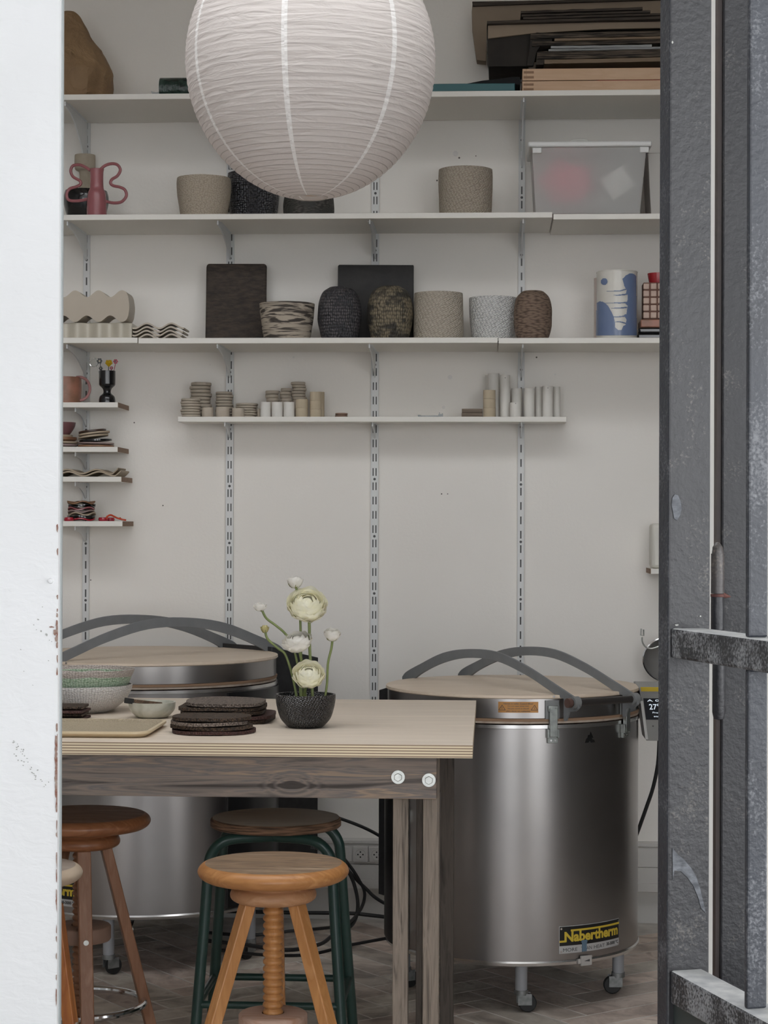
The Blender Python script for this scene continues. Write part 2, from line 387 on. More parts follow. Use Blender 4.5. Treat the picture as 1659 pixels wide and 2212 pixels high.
# ------------------------------------------------------------ shelves
def shelf(px0, px1, py_top, Yf, th, label, m=None, endmat=None, group=None):
    pc = (px0+px1)/2; zt_ = Zat(pc, py_top, Yf); x0 = Xat(px0, Yf, zt_); x1 = Xat(px1, Yf, zt_); g = G()
    g.box(x0, x1, Yf, YW-.014, zt_-th, zt_)
    if endmat:
        o = root('shelf_board', label, 'shelf', ((x0+x1)/2, (Yf+YW)/2, zt_-th), group); part(o, 'board', g, SHELFW, bevel=.0012, smooth=0)
        g2 = G(); g2.box(x1, x1+.0012, Yf+.001, YW-.015, zt_-th+.0006, zt_-.0006); part(o, 'cut_end', g2, CHIP, 'raw brown chipboard end', smooth=0)
    else: solo('shelf_board', g, SHELFW, label, 'shelf', group, bevel=.0012, smooth=0)
    return zt_
LG = 'long white shelves on the back wall'
Y1, Y2, Y3, Y4, YS = 6.6, 6.64, 6.64, 6.83, 6.78
z1 = shelf(-60, 1500, 199, Y1, .0185, 'topmost long white shelf, carrying the paper bag and cardboard', group=LG)
z2 = shelf(-60, 1193, 461.5, Y2, .0185, 'long white shelf behind the bottom of the paper lantern, left of its joint', group=LG)
shelf(1195.5, 1500, 461.5, Y2, .0185, 'short white shelf board under the translucent storage box', group=LG)
z3 = shelf(299, 1075, 729.5, Y3, .0185, 'middle white shelf board under the black tray and textured pots', group=LG)
shelf(-60, 297, 729.5, Y3, .0185, 'white shelf board under the wavy ceramic blocks at left', group=LG)
shelf(1077, 1500, 729.5, Y3, .0185, 'white shelf board under the blue and white vases at right', group=LG)
z4 = shelf(384, 1224, 900, Y4, .018, 'narrow lower white shelf holding stacked clay discs and tubes', group=LG)
SG = 'small side shelves at the left'
zA = shelf(-40, 254.5, 869, YS, .018, 'topmost small side shelf, under the pink mug and black goblet', endmat=1, group=SG)
zB = shelf(-40, 254, 965, YS, .018, 'small side shelf under the stacked uneven plates', endmat=1, group=SG)
zC = shelf(-40, 262, 1029.5, YS, .018, 'small side shelf under two wavy beige trays', endmat=1, group=SG)
zD = shelf(-40, 264.5, 1125.5, YS, .018, 'lowest small side shelf, under the ruffled dishes and red pieces', endmat=1, group=SG)
def bracket(i, zt_, Yf, hgt, where, sh):
    X = RX[i] ; y1 = YW-.0135; y0 = Yf+.03 ; pts = []
    prof = [(y1, zt_), (y0, zt_), (y0-.004, zt_+.006), (y0-.004, zt_-.014), (y0+.02, zt_-.016)]
    for k in range(9):
        t = k/8; prof.append((y0+.04 + (y1-.012-y0-.04)*(1-(1-t)**1.0), zt_-.018 - (hgt-.02)*(t**1.8)))
    prof.append((y1, zt_-hgt))
    prof = [p for p in prof if p != (y0, zt_)]
    prof[1] = (y0-.004, zt_); 
    g = G(); g.prism([(X-.0022, y, z) for y, z in prof], (.0044, 0, 0)); g.box(X-.009, X+.009, y0+.03, y1-.03, zt_-.0016, zt_)
    solo('shelf_bracket', g, METALW, 'white bracket under the %s, %s rail' % (sh, where), 'bracket', 'brackets under the shelves', smooth=0)
for i in range(4):
    bracket(i, z1-.0185, Y1, .17, names_r[i], 'topmost shelf'); bracket(i, z2-.0185, Y2, .09, names_r[i], 'shelf behind the lantern')
    bracket(i, z3-.0185, Y3, .09, names_r[i], 'shelf of textured pots')
    if i: bracket(i, z4-.018, Y4, .05, names_r[i], 'narrow disc shelf')
for zz, nm in ((zA, 'mug'), (zB, 'uneven plate'), (zC, 'wavy tray'), (zD, 'ruffled dish')):
    bracket(0, zz-.018, YS, .055, 'leftmost', 'small %s shelf' % nm)

# ------------------------------------------------------------ pottery materials
def mott(c, a): return tuple(min(1, x*a) for x in c)
STONE = rope('stoneware_cord_beige', (.50,.435,.35), (.37,.315,.25), 120, 260, .15, .7, .85, .8, .003)
STONE2 = rope('stoneware_basket_beige', (.49,.43,.35), (.33,.28,.225), 95, 190, -.5, .45, .8, 1, .004)
STONE3 = rope('stoneware_basket_pale', (.52,.465,.39), (.36,.315,.255), 85, 170, -.5, .4, .8, 1, .0045)
WHITEP = rope('white_glazed_basket', (.80,.79,.77), (.46,.455,.45), 90, 180, -.5, .4, .5, 1, .005)
BLKP = rope('black_textured_glaze', (.045,.045,.055), (.012,.012,.014), 110, 130, 0, .6, .3, 1, .005, spec=.7)
BLKBOWL = rope('black_basket_glaze', (.028,.024,.024), (.010,.009,.009), 150, 240, .5, .45, .28, 1, .004, spec=.8)
DGREY = rope('dark_grey_textured_clay', (.10,.095,.085), (.03,.028,.025), 60, 190, 0, .9, .6, 1, .003, blotch=(.05,.05,.045))
RIBD = rope('dark_ribbed_clay', (.145,.13,.135), (.018,.018,.022), 130, 90, 0, .35, .5, 1, .005, .1, .55, blotch=(.04,.04,.045))
OLIVE = rope('olive_mottled_clay', (.26,.215,.145), (.04,.035,.025), 130, 75, 0, .5, .6, 1, .005, .15, .75, blotch=(.045,.040,.032))
BROWNC = rope('brown_scored_clay', (.22,.155,.115), (.085,.058,.042), 50, 190, 0, 1, .8, 1, .003, .25, .8)
def banded(name, c1, c2):
    m, N, L, b = base(name, c1, .75); tc = N.new('ShaderNodeTexCoord'); mp = N.new('ShaderNodeMapping'); mp.inputs['Scale'].default_value = (7, 7, 75)
    L.new(tc.outputs['Object'], mp.inputs[0]); n = N.new('ShaderNodeTexNoise'); n.inputs['Scale'].default_value = 1; n.inputs['Detail'].default_value = 5; n.inputs['Distortion'].default_value = .6
    L.new(mp.outputs[0], n.inputs[0]); L.new(ramp(N, L, n.outputs[0], [(.40, c2), (.47, c1), (.56, c1), (.6, c2)]), b.inputs['Base Color']); bump(N, L, b, n.outputs[0], .7, .004); return m
BAND = banded('banded_clay', (.42,.36,.29), (.055,.045,.038))
SLAB = mat('charred_brown_clay', (.022,.016,.012), (.060,.042,.030), .6, scale=30, stretch=(1,1,3), bs=1, bd=.006, bscale=55)
SLABK = mat('matt_black_clay', (.007,.006,.006), (.016,.014,.013), .6, scale=20, bs=.5, bscale=60, bd=.004)
CREAM = mat('cream_glazed_clay', (.47,.41,.33), (.43,.37,.295), .4, scale=8)
CREAMT = mat('cream_clay_translucent_glaze', (.56,.52,.44), (.50,.46,.38), .3, scale=8)
DISC = mat('bisque_disc_clay', (.50,.44,.365), (.43,.37,.30), .85, scale=25, bs=.2, bscale=150)
DISCD = mat('dark_bisque_rim', (.20,.165,.13), rough=.9)
TANB = mat('raw_tan_clay', (.52,.44,.32), (.46,.385,.28), .85, scale=20, bs=.2, bscale=150)
TUBEW = mat('white_ceramic_tube', (.70,.68,.64), (.66,.64,.60), .6, scale=10)
PINK = mat('pink_glaze', (.33,.12,.13), (.28,.095,.105), .25, scale=10)
PINKR = mat('mottled_pink_clay', (.36,.16,.11), (.23,.12,.075), .4, scale=28)
BLKG = mat('black_gloss_glaze', (.008,.008,.009), rough=.15, spec=.7)
BLKS = mat('black_satin_glaze', (.012,.012,.013), rough=.35)
MARB = mat('marbled_bowl_glaze', (.58,.57,.50), (.40,.40,.32), .3, scale=14, dist=1.5)
GREENG = rope('green_white_basket_glaze', (.54,.64,.50), (.17,.27,.16), 130, 260, 0, .5, .3, .9, .004, .1, .75)
WBOWL = rope('white_basket_glaze', (.74,.71,.68), (.42,.39,.375), 130, 260, 0, .4, .35, .9, .004, .2, .8)
PBOWL = rope('pale_mauve_basket_glaze', (.60,.535,.49), (.30,.25,.225), 130, 260, 0, .4, .35, .9, .004, .2, .8)
SLATE = rope('x', (1,1,1), (1,1,1), 1, 1); bpy.data.materials.remove(SLATE)
def slate(name, c1, c2, m_=0):
    m, N, L, b = base(name, c1, .62, 0, .35); tc = N.new('ShaderNodeTexCoord'); v = N.new('ShaderNodeTexVoronoi'); v.inputs['Scale'].default_value = 240
    L.new(tc.outputs['Object'], v.inputs[0]); L.new(ramp(N, L, v.outputs['Distance'], [(.2, c1), (.7, c2)]), b.inputs['Base Color']); bump(N, L, b, v.outputs['Distance'], 1, .003); return m
SLB, SLG, SLR = slate('black_brown_slab', (.105,.066,.042), (.022,.015,.011)), slate('grey_bronze_slab', (.27,.215,.18), (.09,.07,.058)), slate('dark_red_brown_slab', (.085,.036,.03), (.04,.018,.016))

def rough_disp(amp, f=3, seed=0, lev=2.2):
    def d(a, z, r): return 1 + amp*mnoise.noise(Vector((cos(a)*f + seed*3.1, sin(a)*f, z*lev*10 + seed)))
    return d
def vessel(prof, wall=.006):
    """outer profile plus an inner wall, fractions already in metres"""
    out = [(0.0, prof[0][1])] + list(prof); top = prof[-1][1]
    inner = [(max(r-wall, .001), z) for r, z in reversed(prof)]
    inner = [(inner[0][0], top)] + [(r, max(z, prof[0][1]+wall)) for r, z in inner[1:]] + [(0.0, prof[0][1]+wall)]
    return out + inner
def smooth_prof(p, n=5):
    out = []
    for i in range(len(p)-1):
        p0 = p[max(i-1,0)]; p1 = p[i]; p2 = p[i+1]; p3 = p[min(i+2,len(p)-1)]
        for k in range(n):
            t = k/n
            out.append(tuple(.5*(2*p1[c] + (p2[c]-p0[c])*t + (2*p0[c]-5*p1[c]+4*p2[c]-p3[c])*t*t + (3*p1[c]-p0[c]-3*p2[c]+p3[c])*t**3) for c in range(len(p1))))
    out.append(tuple(p[-1])); return out
def pot(name, px0, px1, py, Y, zb, shape, m, label, cat, group=None, amp=.02, seed=0, wall=.006, seg=56, closed=False, above=True):
    """round vessel given by its width and top edge in the picture, standing at depth Y on height zb"""
    r = (px1-px0)/2*S(Y); Yt = Y-r if above else Y
    h = Zat((px0+px1)/2, py, Yt) - zb; X = Xat((px0+px1)/2, Y, zb+h/2); mr = max(s[0] for s in shape)
    pr = smooth_prof([(s[0]/mr*r, s[1]*h) for s in shape])
    if not closed: pr = vessel(pr, wall)
    else: pr = [(0.0, 0.0)] + pr + [(0.0, pr[-1][1])]
    g = G(); g.lathe(pr, (X, Y, zb), seg, 0, rough_disp(amp, 2.5, seed))
    return solo(name, g, m, label, cat, group, smooth=60, loc=(X, Y, zb))

CUP = [(.80,0),(.86,.1),(.95,.5),(1,.8),(.99,1)]
STR = [(.90,0),(.97,.12),(1,.5),(.99,.8),(.97,1)]
OVAL = [(.72,0),(.84,.08),(.98,.35),(1,.5),(.95,.72),(.78,.9),(.50,.985),(.42,1)]
PG = 'textured pots on the middle shelf'
# second shelf
pot('textured_bowl', 381, 500, 376, 6.77, z2, [(.80,0),(.84,.06),(.95,.5),(1,.85),(.985,1)], STONE, 'speckled beige stoneware bowl on the shelf left of the lantern', 'bowl', amp=.015, seed=1)
pot('textured_pot', 491, 606, 366, 6.875, z2, CUP, BLKP, 'glossy black knobbly pot half hidden behind the lantern', 'pot', amp=.01, seed=2)
pot('textured_pot', 612, 722, 418, 6.80, z2, STR, DGREY, 'low dark grey mottled pot below the lantern opening', 'pot', seed=3)
pot('textured_pot', 947, 1064, 357, 6.80, z2, [(.90,0),(.955,.1),(.985,.45),(1,.8),(.985,1)], STONE2, 'beige basket-textured pot standing alone right of the lantern', 'pot', amp=.015, seed=4)
# third shelf
pot('banded_bowl', 560, 680, 650, 6.80, z3, [(.78,0),(.84,.1),(.95,.6),(1,.95),(1,1)], BAND, 'tapered bowl with ragged dark and cream bands, beside the black-brown tray', 'bowl', amp=.012, seed=5)
pot('oval_vase', 686, 781, 615, 6.78, z3, OVAL, RIBD, 'dark grey ribbed rounded vase in front of the black square tray', 'vase', PG, amp=.02, seed=6)
pot('oval_vase', 793, 892, 613, 6.78, z3, OVAL, OLIVE, 'olive and black mottled ribbed vase in front of the black square tray', 'vase', PG, amp=.02, seed=7)
pot('textured_pot', 893, 1001, 628, 6.80, z3, [(.93,0),(1,.12),(1,.5),(.985,.8),(.97,1)], STONE3, 'beige basket-textured pot between the olive vase and the white pot', 'pot', PG, amp=.012, seed=8)
pot('textured_pot', 1013, 1117, 638, 6.83, z3, [(.82,0),(.88,.1),(.96,.5),(1,.85),(.99,1)], WHITEP, 'white basket-textured pot behind the brown rounded vase', 'pot', PG, amp=.012, seed=9)
pot('oval_vase', 1110, 1192, 624, 6.74, z3, [(.70,0),(.84,.06),(.97,.25),(1,.45),(.985,.65),(.86,.86),(.6,.975),(.45,1)], BROWNC, 'rough brown rounded vase near the right end of the middle shelf', 'vase', PG, amp=.015, seed=10)

def slabpoly(name, pts, Y, th, m, label, cat, lean=0, bevel=.004, group=None, loc=None):
    g = G(); P3 = [atY(px, py, Y) for px, py in pts]; zb = min(p.z for p in P3)
    g.prism([(p.x, Y + (p.z-zb)*lean, p.z) for p in P3], (0, th, 0)); return solo(name, g, m, label, cat, group, bevel=bevel)
def rr(x0, x1, y0, y1, r=6, j=0):
    out = []
    for cx, cy, a0 in ((x1-r, y0+r, -90), (x1-r, y1-r, 0), (x0+r, y1-r, 90), (x0+r, y0+r, 180)):
        for k in range(4):
            a = R_(a0 + 30*k); out.append((cx + r*cos(a) + rnd.uniform(-j, j), cy + r*sin(a) + rnd.uniform(-j, j)))
    return out
def base_y(zb, Y): return CY - (zb-EYE)/Y*F
# standing trays: drop the base to the shelf
def standing(name, x0, x1, y0, Y, zb, th, m, label, r=7):
    pts = rr(x0, x1, y0, base_y(zb, Y), r, .5); g = G()
    P3 = [atY(px, py, Y) for px, py in pts]; P3 = [(p.x, Y + (p.z-zb)*.10, max(p.z, zb+.0006)) for p in P3]
    g.prism(P3, (0, th, 0)); return solo(name, g, m, label, 'tray', bevel=.004)
standing('standing_tray', 443, 574, 567, 6.90, z3, .014, SLAB, 'large black-brown rectangular clay tray leaning upright on the middle shelf')
standing('standing_tray', 729, 893, 570, 6.91, z3, .012, SLABK, 'matt black square tray leaning upright behind two ribbed vases', 3)

# wavy blocks and coasters
def wavy_block(name, x0, x1, y0, y1, Y, dep, amp, waves, m, label, zb, top_only=False, ph=0):
    zt_ = Zat(x1, y0, Y); zb_ = zb; X0 = Xat(x0, Y, zb_); X1 = Xat(x1, Y, zb_); n = 70; top = []; bot = []
    for k in range(n+1):
        t = k/n; x = X0 + (X1-X0)*t; wv = cos(2*pi*waves*(1-t) + ph); wv = math.copysign(abs(wv)**.7, wv)
        top.append((x, Y, zt_ - amp*(1-wv)/2)); bot.append((x, Y, zb_ + (0 if top_only else amp*(1+wv)/2*.0 + amp*(1-wv)/2*1.0)))
    g = G(); n1 = len(top); vs = top + bot + [(x, y+dep, z) for x, y, z in top] + [(x, y+dep, z) for x, y, z in bot]; fs = []
    for k in range(n1-1):
        fs += [(k, k+1, n1+k+1, n1+k), (2*n1+k, 3*n1+k, 3*n1+k+1, 2*n1+k+1), (k, 2*n1+k, 2*n1+k+1, k+1), (n1+k, n1+k+1, 3*n1+k+1, 3*n1+k)]
    fs += [(0, n1, 3*n1, 2*n1), (n1-1, 3*n1-1, 4*n1-1, 2*n1-1)]
    g.add(vs, fs); return solo(name, g, m, label, 'ceramic block', bevel=.003)
def lumpy_block(x0, x1, y0, zb, Y, dep):
    """lower block: scalloped in plan"""
    zt_ = Zat(x1, y0, Y); X0 = Xat(x0, Y, zb); X1 = Xat(x1, Y, zb); pts = []; n = 80
    for k in range(n+1):
        x = X0 + (X1-X0)*k/n; pts.append((x, Y + .010*cos(2*pi*(X1-x)/.075), zb))
    for k in range(n, -1, -1):
        x = X0 + (X1-X0)*k/n; pts.append((x, Y + dep + .010*cos(2*pi*(X1-x)/.075), zb))
    g = G(); g.prism(pts, (0, 0, zt_-zb)); return solo('wavy_ceramic_block', g, CREAMT, 'lower cream fluted ceramic block lying on the shelf under the wavy one', 'ceramic block', bevel=.003), zt_
lo_, ztl = lumpy_block(60, 284, 697, z3, 6.72, .10)
# upper block, scalloped along top and bottom
ztop = Zat(250, 627, 6.70)
def upper_block():
    Y = 6.70; X1 = Xat(279, Y, ztl); X0 = Xat(60, Y, ztl); n = 110; top = []; bot = []; lam = 51.5*S(Y); amp = .0235
    for k in range(n+1):
        x = X0 + (X1-X0)*k/n; d = X1 - x
        wv = cos(2*pi*(d - 16*S(Y))/lam)
        if d < .012: f = sqrt(max(0, 1-((.012-d)/.012)**2)); 
        else: f = 1
        ztp = ztop - amp*(1-wv)/2 - (.03*(1-f)); zbt = ztl + .0005 + amp*.95*(1-cos(2*pi*(d - 16*S(Y) )/lam))/2 * 1 + .03*(1-f)
        top.append((x, ztp)); bot.append((x, zbt))
    pts = [(x, Y, z) for x, z in top] + [(x, Y, z) for x, z in reversed(bot)]
    g = G(); n1 = n+1; vs = [(x, Y, z) for x, z in top] + [(x, Y, z) for x, z in bot] + [(x+.0, Y+.11, z) for x, z in top] + [(x, Y+.11, z) for x, z in bot]; fs = []
    for k in range(n1-1): fs += [(k, k+1, n1+k+1, n1+k), (2*n1+k, 3*n1+k, 3*n1+k+1, 2*n1+k+1), (k, 2*n1+k, 2*n1+k+1, k+1), (n1+k, n1+k+1, 3*n1+k+1, 3*n1+k)]
    fs += [(0, n1, 3*n1, 2*n1), (n1-1, 3*n1-1, 4*n1-1, 2*n1-1)]; g.add(vs, fs)
    solo('wavy_ceramic_block', g, CREAM, 'upper beige ceramic block with scalloped top and bottom, resting on the fluted one', 'ceramic block')
upper_block()
ordn = ['topmost', 'second from the top', 'third from the top', 'fourth from the top', 'fifth from the top', 'sixth from the top', 'seventh from the top', 'eighth from the top', 'ninth from the top', 'tenth from the top', 'eleventh from the top']
def nth(i, n): return 'bottom' if i == n-1 and n > 1 else ordn[i]
def wavy_sheet(g, X0, X1, Ya, Yb, zf, th, nx=60, ny=6, m=0, curl=0):
    vs = []; fs = []
    for j in range(ny+1):
        for k in range(nx+1):
            x = X0 + (X1-X0)*k/nx; y = Ya + (Yb-Ya)*j/ny; z = zf(k/nx, j/ny)
            vs += [(x, y, z), (x, y, z+th)]
    w_ = nx+1; q = lambda j, k, s: 2*(j*w_+k)+s
    for j in range(ny):
        for k in range(nx):
            fs += [(q(j,k,1), q(j,k+1,1), q(j+1,k+1,1), q(j+1,k,1)), (q(j,k,0), q(j+1,k,0), q(j+1,k+1,0), q(j,k+1,0))]
    for k in range(nx): fs += [(q(0,k,0), q(0,k+1,0), q(0,k+1,1), q(0,k,1)), (q(ny,k,0), q(ny,k,1), q(ny,k+1,1), q(ny,k+1,0))]
    for j in range(ny): fs += [(q(j,0,0), q(j,0,1), q(j+1,0,1), q(j+1,0,0)), (q(j,nx,0), q(j+1,nx,0), q(j+1,nx,1), q(j,nx,1))]
    g.add(vs, fs, m)
Yc = 6.72; Xa, Xb = Xat(286, Yc, z3), Xat(397, Yc, z3)
for i in range(4):
    g = G(); zz = z3 + .0005 + .0125*(3-i); wavy_sheet(g, Xa + .002*(i%2), Xb - .003*((i*7)%3), Yc, Yc+.12, lambda u, v: zz + .0085*(1+cos(2*pi*(u*2.09-.585))), .0055)
    solo('wavy_coaster', g, CREAM, 'cream wavy ceramic plate beside the wavy blocks, %s of its stack' % nth(i, 4), 'plate', 'stack of wavy plates on the middle shelf')

# grid of points masked by polygons and wrapped on a cylinder
def inpoly(x, y, poly):
    c = False; n = len(poly)
    for i in range(n):
        x0, y0 = poly[i]; x1, y1 = poly[i-1]
        if (y0 > y) != (y1 > y) and x < (x1-x0)*(y-y0)/(y1-y0) + x0: c = not c
    return c
def wrap_mask(cx, cy, r, px0, px1, py0, py1, Y, polys, nx=110, ny=150):
    """polygons in picture pixels laid on the camera side of a cylinder"""
    g = G(); idx = {}; vs = []; fs = []; pc = (px0+px1)/2; hw = (px1-px0)/2
    def vid(i, j):
        if (i, j) not in idx:
            t = -1 + 2*i/nx; az = math.asin(max(-1, min(1, t))) ; py = py0 + (py1-py0)*j/ny
            idx[(i, j)] = len(vs); vs.append((cx + r*sin(az), cy - r*cos(az), Zat(pc, py, cy-r*cos(az)*.8)))
        return idx[(i, j)]
    for i in range(nx):
        for j in range(ny):
            px = px0 + (px1-px0)*(i+.5)/nx; py = py0 + (py1-py0)*(j+.5)/ny
            if any(inpoly(px, py, q) for q in polys): fs.append((vid(i,j), vid(i+1,j), vid(i+1,j+1), vid(i,j+1)))
    g.add(vs, fs); return g
# blue and white vases
BLUE = mat('slate_blue_glaze', (.155,.205,.33), (.135,.18,.30), .25, scale=10); WGL = mat('off_white_glaze', (.66,.64,.59), (.60,.575,.52), .25, scale=14)
Yv = 6.74; rv = 44*S(Yv); Xv = Xat(1332.5, Yv, z3+.1); hv = Zat(1332, 584, Yv-rv) - z3
ro = root('cylinder_vase', 'white cylinder vase with poured slate-blue glaze, in front of its twin', 'vase', (Xv, Yv, z3), 'blue and white vases')
g = G(); g.lathe(vessel(smooth_prof([(rv*.96,0),(rv*.995,.02),(rv*.99,hv*.5),(rv*.99,hv*.97),(rv*1.01,hv)]), .004), (Xv, Yv, z3), 64, 0, rough_disp(.006, 2, 3)); part(ro, 'body', g, WGL, smooth=60)
zf = lambda x, y: (1100 + x/2.968, 550 + y/2.968)
pl1 = [zf(*p) for p in ((716,160),(735,138),(765,122),(790,126),(806,140),(808,300),(812,520),(556,520),(562,310),(578,300),(600,305),(628,330),(648,368),(662,400),(670,435),(672,470),(690,486),(712,485),(722,460),(738,452),(742,420),(726,388),(742,384),(749,330),(735,318),(748,300),(750,262),(740,250),(742,228),(728,205))]
lines = []
for (ya, yb, xa) in ((236,218,620),(262,252,662),(312,306,610),(345,336,648),(400,390,660),(432,440,672)):
    lines.append([zf(xa, ya), zf(700, ya-3), zf(745, yb), zf(745, yb+9), zf(700, ya+4), zf(xa, ya+3)])
dot = [zf(605+20*cos(a*pi/8), 175+22*sin(a*pi/8)) for a in range(16)]
part(ro, 'poured_glaze', wrap_mask(Xv, Yv, rv+.0012, 1288.5, 1376.5, 584, 726, Yv, [pl1, dot]+lines), BLUE, 'slate-blue poured glaze', smooth=60)
pot('cylinder_vase', 1283, 1352, 604, 6.86, z3, [(.97,0),(1,.03),(1,.97),(1,1)], mat('pale_pink_white_glaze', (.56,.47,.43), rough=.3), 'pale pinkish cylinder vase mostly hidden behind the blue and white one', 'vase', 'blue and white vases', amp=.004, wall=.004)
# tiled block cup on black trays at right edge
Yt = 6.72; zt2 = z3
for i, (a, b_, t) in enumerate(((1377, 1500, .02), (1380, 1500, .02))):
    X0, X1 = Xat(a, Yt, zt2), Xat(b_, Yt, zt2); g = G(); g.box(X0, X1, Yt, Yt+.16, zt2+.0004, zt2+t)
    solo('black_tray', g, BLKG, 'glossy black tray under the pink tiled holder, %s' % ('lower one' if i == 0 else 'upper one'), 'tray', bevel=.006); zt2 += t
g = G(); X0 = Xat(1384, Yt, zt2); g.box(X0, X0+.14, Yt+.005, Yt+.13, zt2+.0004, zt2+.028); solo('clay_slab', g, PINKR, 'rough pinkish clay slab lying on the black trays', 'slab', bevel=.004)
zt2 += .0285; ro = root('tiled_holder', 'pale pink block holder faced with square clay tiles, at the gate edge', 'holder', (X0+.06, Yt+.06, zt2)); TILE = mat('pale_pink_tile', (.52,.38,.31), (.46,.33,.27), .5, scale=20); GRD = mat('brown_joint', (.16,.08,.06), rough=.8)
xh = Xat(1391, Yt, zt2); g = G(); g.box(xh, xh+.12, Yt+.01, Yt+.10, zt2+.0004, zt2+.124); part(ro, 'core', g, GRD)
ztg = zt2
for r_ in range(5):
    for c_ in range(5):
        g = G(); x = xh - .002 + c_*.0245; g.box(x, x+.0205, Yt+.003, Yt+.011, ztg+.003+r_*.0243, ztg+.0235+r_*.0243); part(ro, 'tile', g, TILE, bevel=.003)
g = G(); xr_ = Xat(1424, Yt, zt2); g.lathe(vessel([(.03,0),(.036,.03),(.036,.034)], .004), (xr_, Yt+.05, zt2+.125), 32); solo('small_cup', g, mat('red_glaze', (.30,.02,.025), rough=.25), 'small red cup standing on top of the pink tiled holder', 'cup')

# ------------------------------------------------------------ second shelf, left: pink handled vase and others
Yp = 6.70; Xp = Xat(209, Yp, z2+.08); hp = Zat(207, 363, Yp-.02) - z2
ro = root('handled_vase', 'glossy pink vase with two looping wavy handles', 'vase', (Xp, Yp, z2))
rr1 = 24*S(Yp); g = G(); g.lathe(vessel(smooth_prof([(rr1*.86,0),(rr1*.9,.004),(rr1*.88,hp*.3),(rr1*.80,hp*.5),(rr1*.62,hp*.62),(rr1*.60,hp*.9),(rr1*.66,hp)]), .003), (Xp, Yp, z2), 40); part(ro, 'body', g, PINK, smooth=60)
q = lambda x, y: (100 + x/2.765, y/2.765)
hr = [(345,1200),(400,1212),(450,1205),(478,1170),(470,1135),(440,1118),(402,1110),(384,1095),(392,1072),(425,1050),(442,1015),(425,985),(390,978),(350,990),(318,1018)]
hl = [(245,1190),(190,1200),(135,1195),(122,1160),(140,1128),(180,1115),(205,1100),(200,1080),(160,1055),(146,1020),(160,990),(200,985),(240,1002),(262,1018)]
for nm, h_ in (('right', hr), ('left', hl)):
    pts = smooth_prof([tuple(atY(*q(*p), Yp)) for p in h_], 5); part(ro, 'handle', G().tube(pts, .0052, 10), PINK, 'wavy looping pink handle')
pot('black_bowl', 137, 235, 405, 6.835, z2, [(.62,0),(.80,.12),(.98,.55),(1,.8),(.93,1)], BLKG, 'dark glossy bowl standing behind the pink handled vase', 'bowl', amp=.004, wall=.004)
pot('necked_bottle', 161, 206, 331, 6.95, z2, [(.9,0),(.95,.3),(.72,.42),(.55,.6),(.55,.76),(.86,.79),(1,.83),(1,.97),(.97,1)], mat('sandy_bottle_clay', (.40,.345,.27), (.34,.29,.225), .8, scale=30), 'sand coloured bottle with a wide cup rim, rising behind the black bowl', 'bottle', amp=.004, wall=.004)

# translucent storage box
def frost():
    m, N, L, b = base('frosted_plastic', (.80,.80,.79), .5); o_ = N['Material Output']; t_ = N.new('ShaderNodeBsdfTranslucent'); t_.inputs[0].default_value = (.86,.86,.85,1)
    p_ = N.new('ShaderNodeBsdfTransparent'); a_ = N.new('ShaderNodeMixShader'); a_.inputs[0].default_value = .55; L.new(b.outputs[0], a_.inputs[1]); L.new(t_.outputs[0], a_.inputs[2])
    c_ = N.new('ShaderNodeMixShader'); c_.inputs[0].default_value = .50; L.new(a_.outputs[0], c_.inputs[1]); L.new(p_.outputs[0], c_.inputs[2]); L.new(c_.outputs[0], o_.inputs[0]); return m
FROST = frost(); Yb = 6.67
ro = root('storage_box', 'translucent plastic storage box with lid on the second shelf', 'storage box', (Xat(1270, Yb+.15, z2), Yb+.15, z2))
def taper_shell(g, xa0, xa1, xb0, xb1, y0, y1, iy, z0, z1, th, m=0):
    o0 = [(xb0,y0+iy,z0),(xb1,y0+iy,z0),(xb1,y1-iy,z0),(xb0,y1-iy,z0)]; o1 = [(xa0,y0,z1),(xa1,y0,z1),(xa1,y1,z1),(xa0,y1,z1)]
    i0 = [(xb0+th,y0+iy+th,z0+th),(xb1-th,y0+iy+th,z0+th),(xb1-th,y1-iy-th,z0+th),(xb0+th,y1-iy-th,z0+th)]; i1 = [(xa0+th,y0+th,z1),(xa1-th,y0+th,z1),(xa1-th,y1-th,z1),(xa0+th,y1-th,z1)]
    vs = o0 + o1 + i0 + i1; fs = [(0,3,2,1), (8,9,10,11)]
    for k in range(4):
        l = (k+1) % 4; fs += [(k, l, 4+l, 4+k), (8+l, 8+k, 12+k, 12+l), (4+k, 4+l, 12+l, 12+k)]
    g.add(vs, fs, m)
zbt = Zat(1275, 318, Yb); g = G(); taper_shell(g, Xat(1149, Yb, zbt), Xat(1397, Yb, zbt), Xat(1157, Yb, z2), Xat(1383, Yb, z2), Yb, Yb+.26, .012, z2+.0008, zbt, .003); part(ro, 'tub', g, FROST, bevel=.0012)
zlt = Zat(1275, 306, Yb); g = G(); g.box(Xat(1141, Yb, zlt), Xat(1408, Yb, zlt), Yb-.012, Yb+.272, zbt+.0005, zlt); lid = part(ro, 'lid', g, mat('milky_plastic_lid', (.70,.70,.69), rough=.4), bevel=.005)
for a in (1150, 1382):
    g = G(); g.box(Xat(a, Yb, zbt), Xat(a+20, Yb, zbt), Yb-.006, Yb+.0005, zbt-.02, zbt); part(ro, 'corner_clip', g, mat('milky_plastic', (.68,.68,.67), rough=.4), bevel=.003)
c = atY(1251, 300, Yb+.05); g = G(); g.tube(smooth_prof([(c.x-.032, Yb+.05, zlt), (c.x-.022, Yb+.05, zlt+.010), (c.x, Yb+.05, zlt+.014), (c.x+.022, Yb+.05, zlt+.013), (c.x+.032, Yb+.05, zlt)], 4), .006, 8); part(ro, 'lid_handle', g, mat('clear_handle_plastic', (.6,.6,.57), rough=.3))
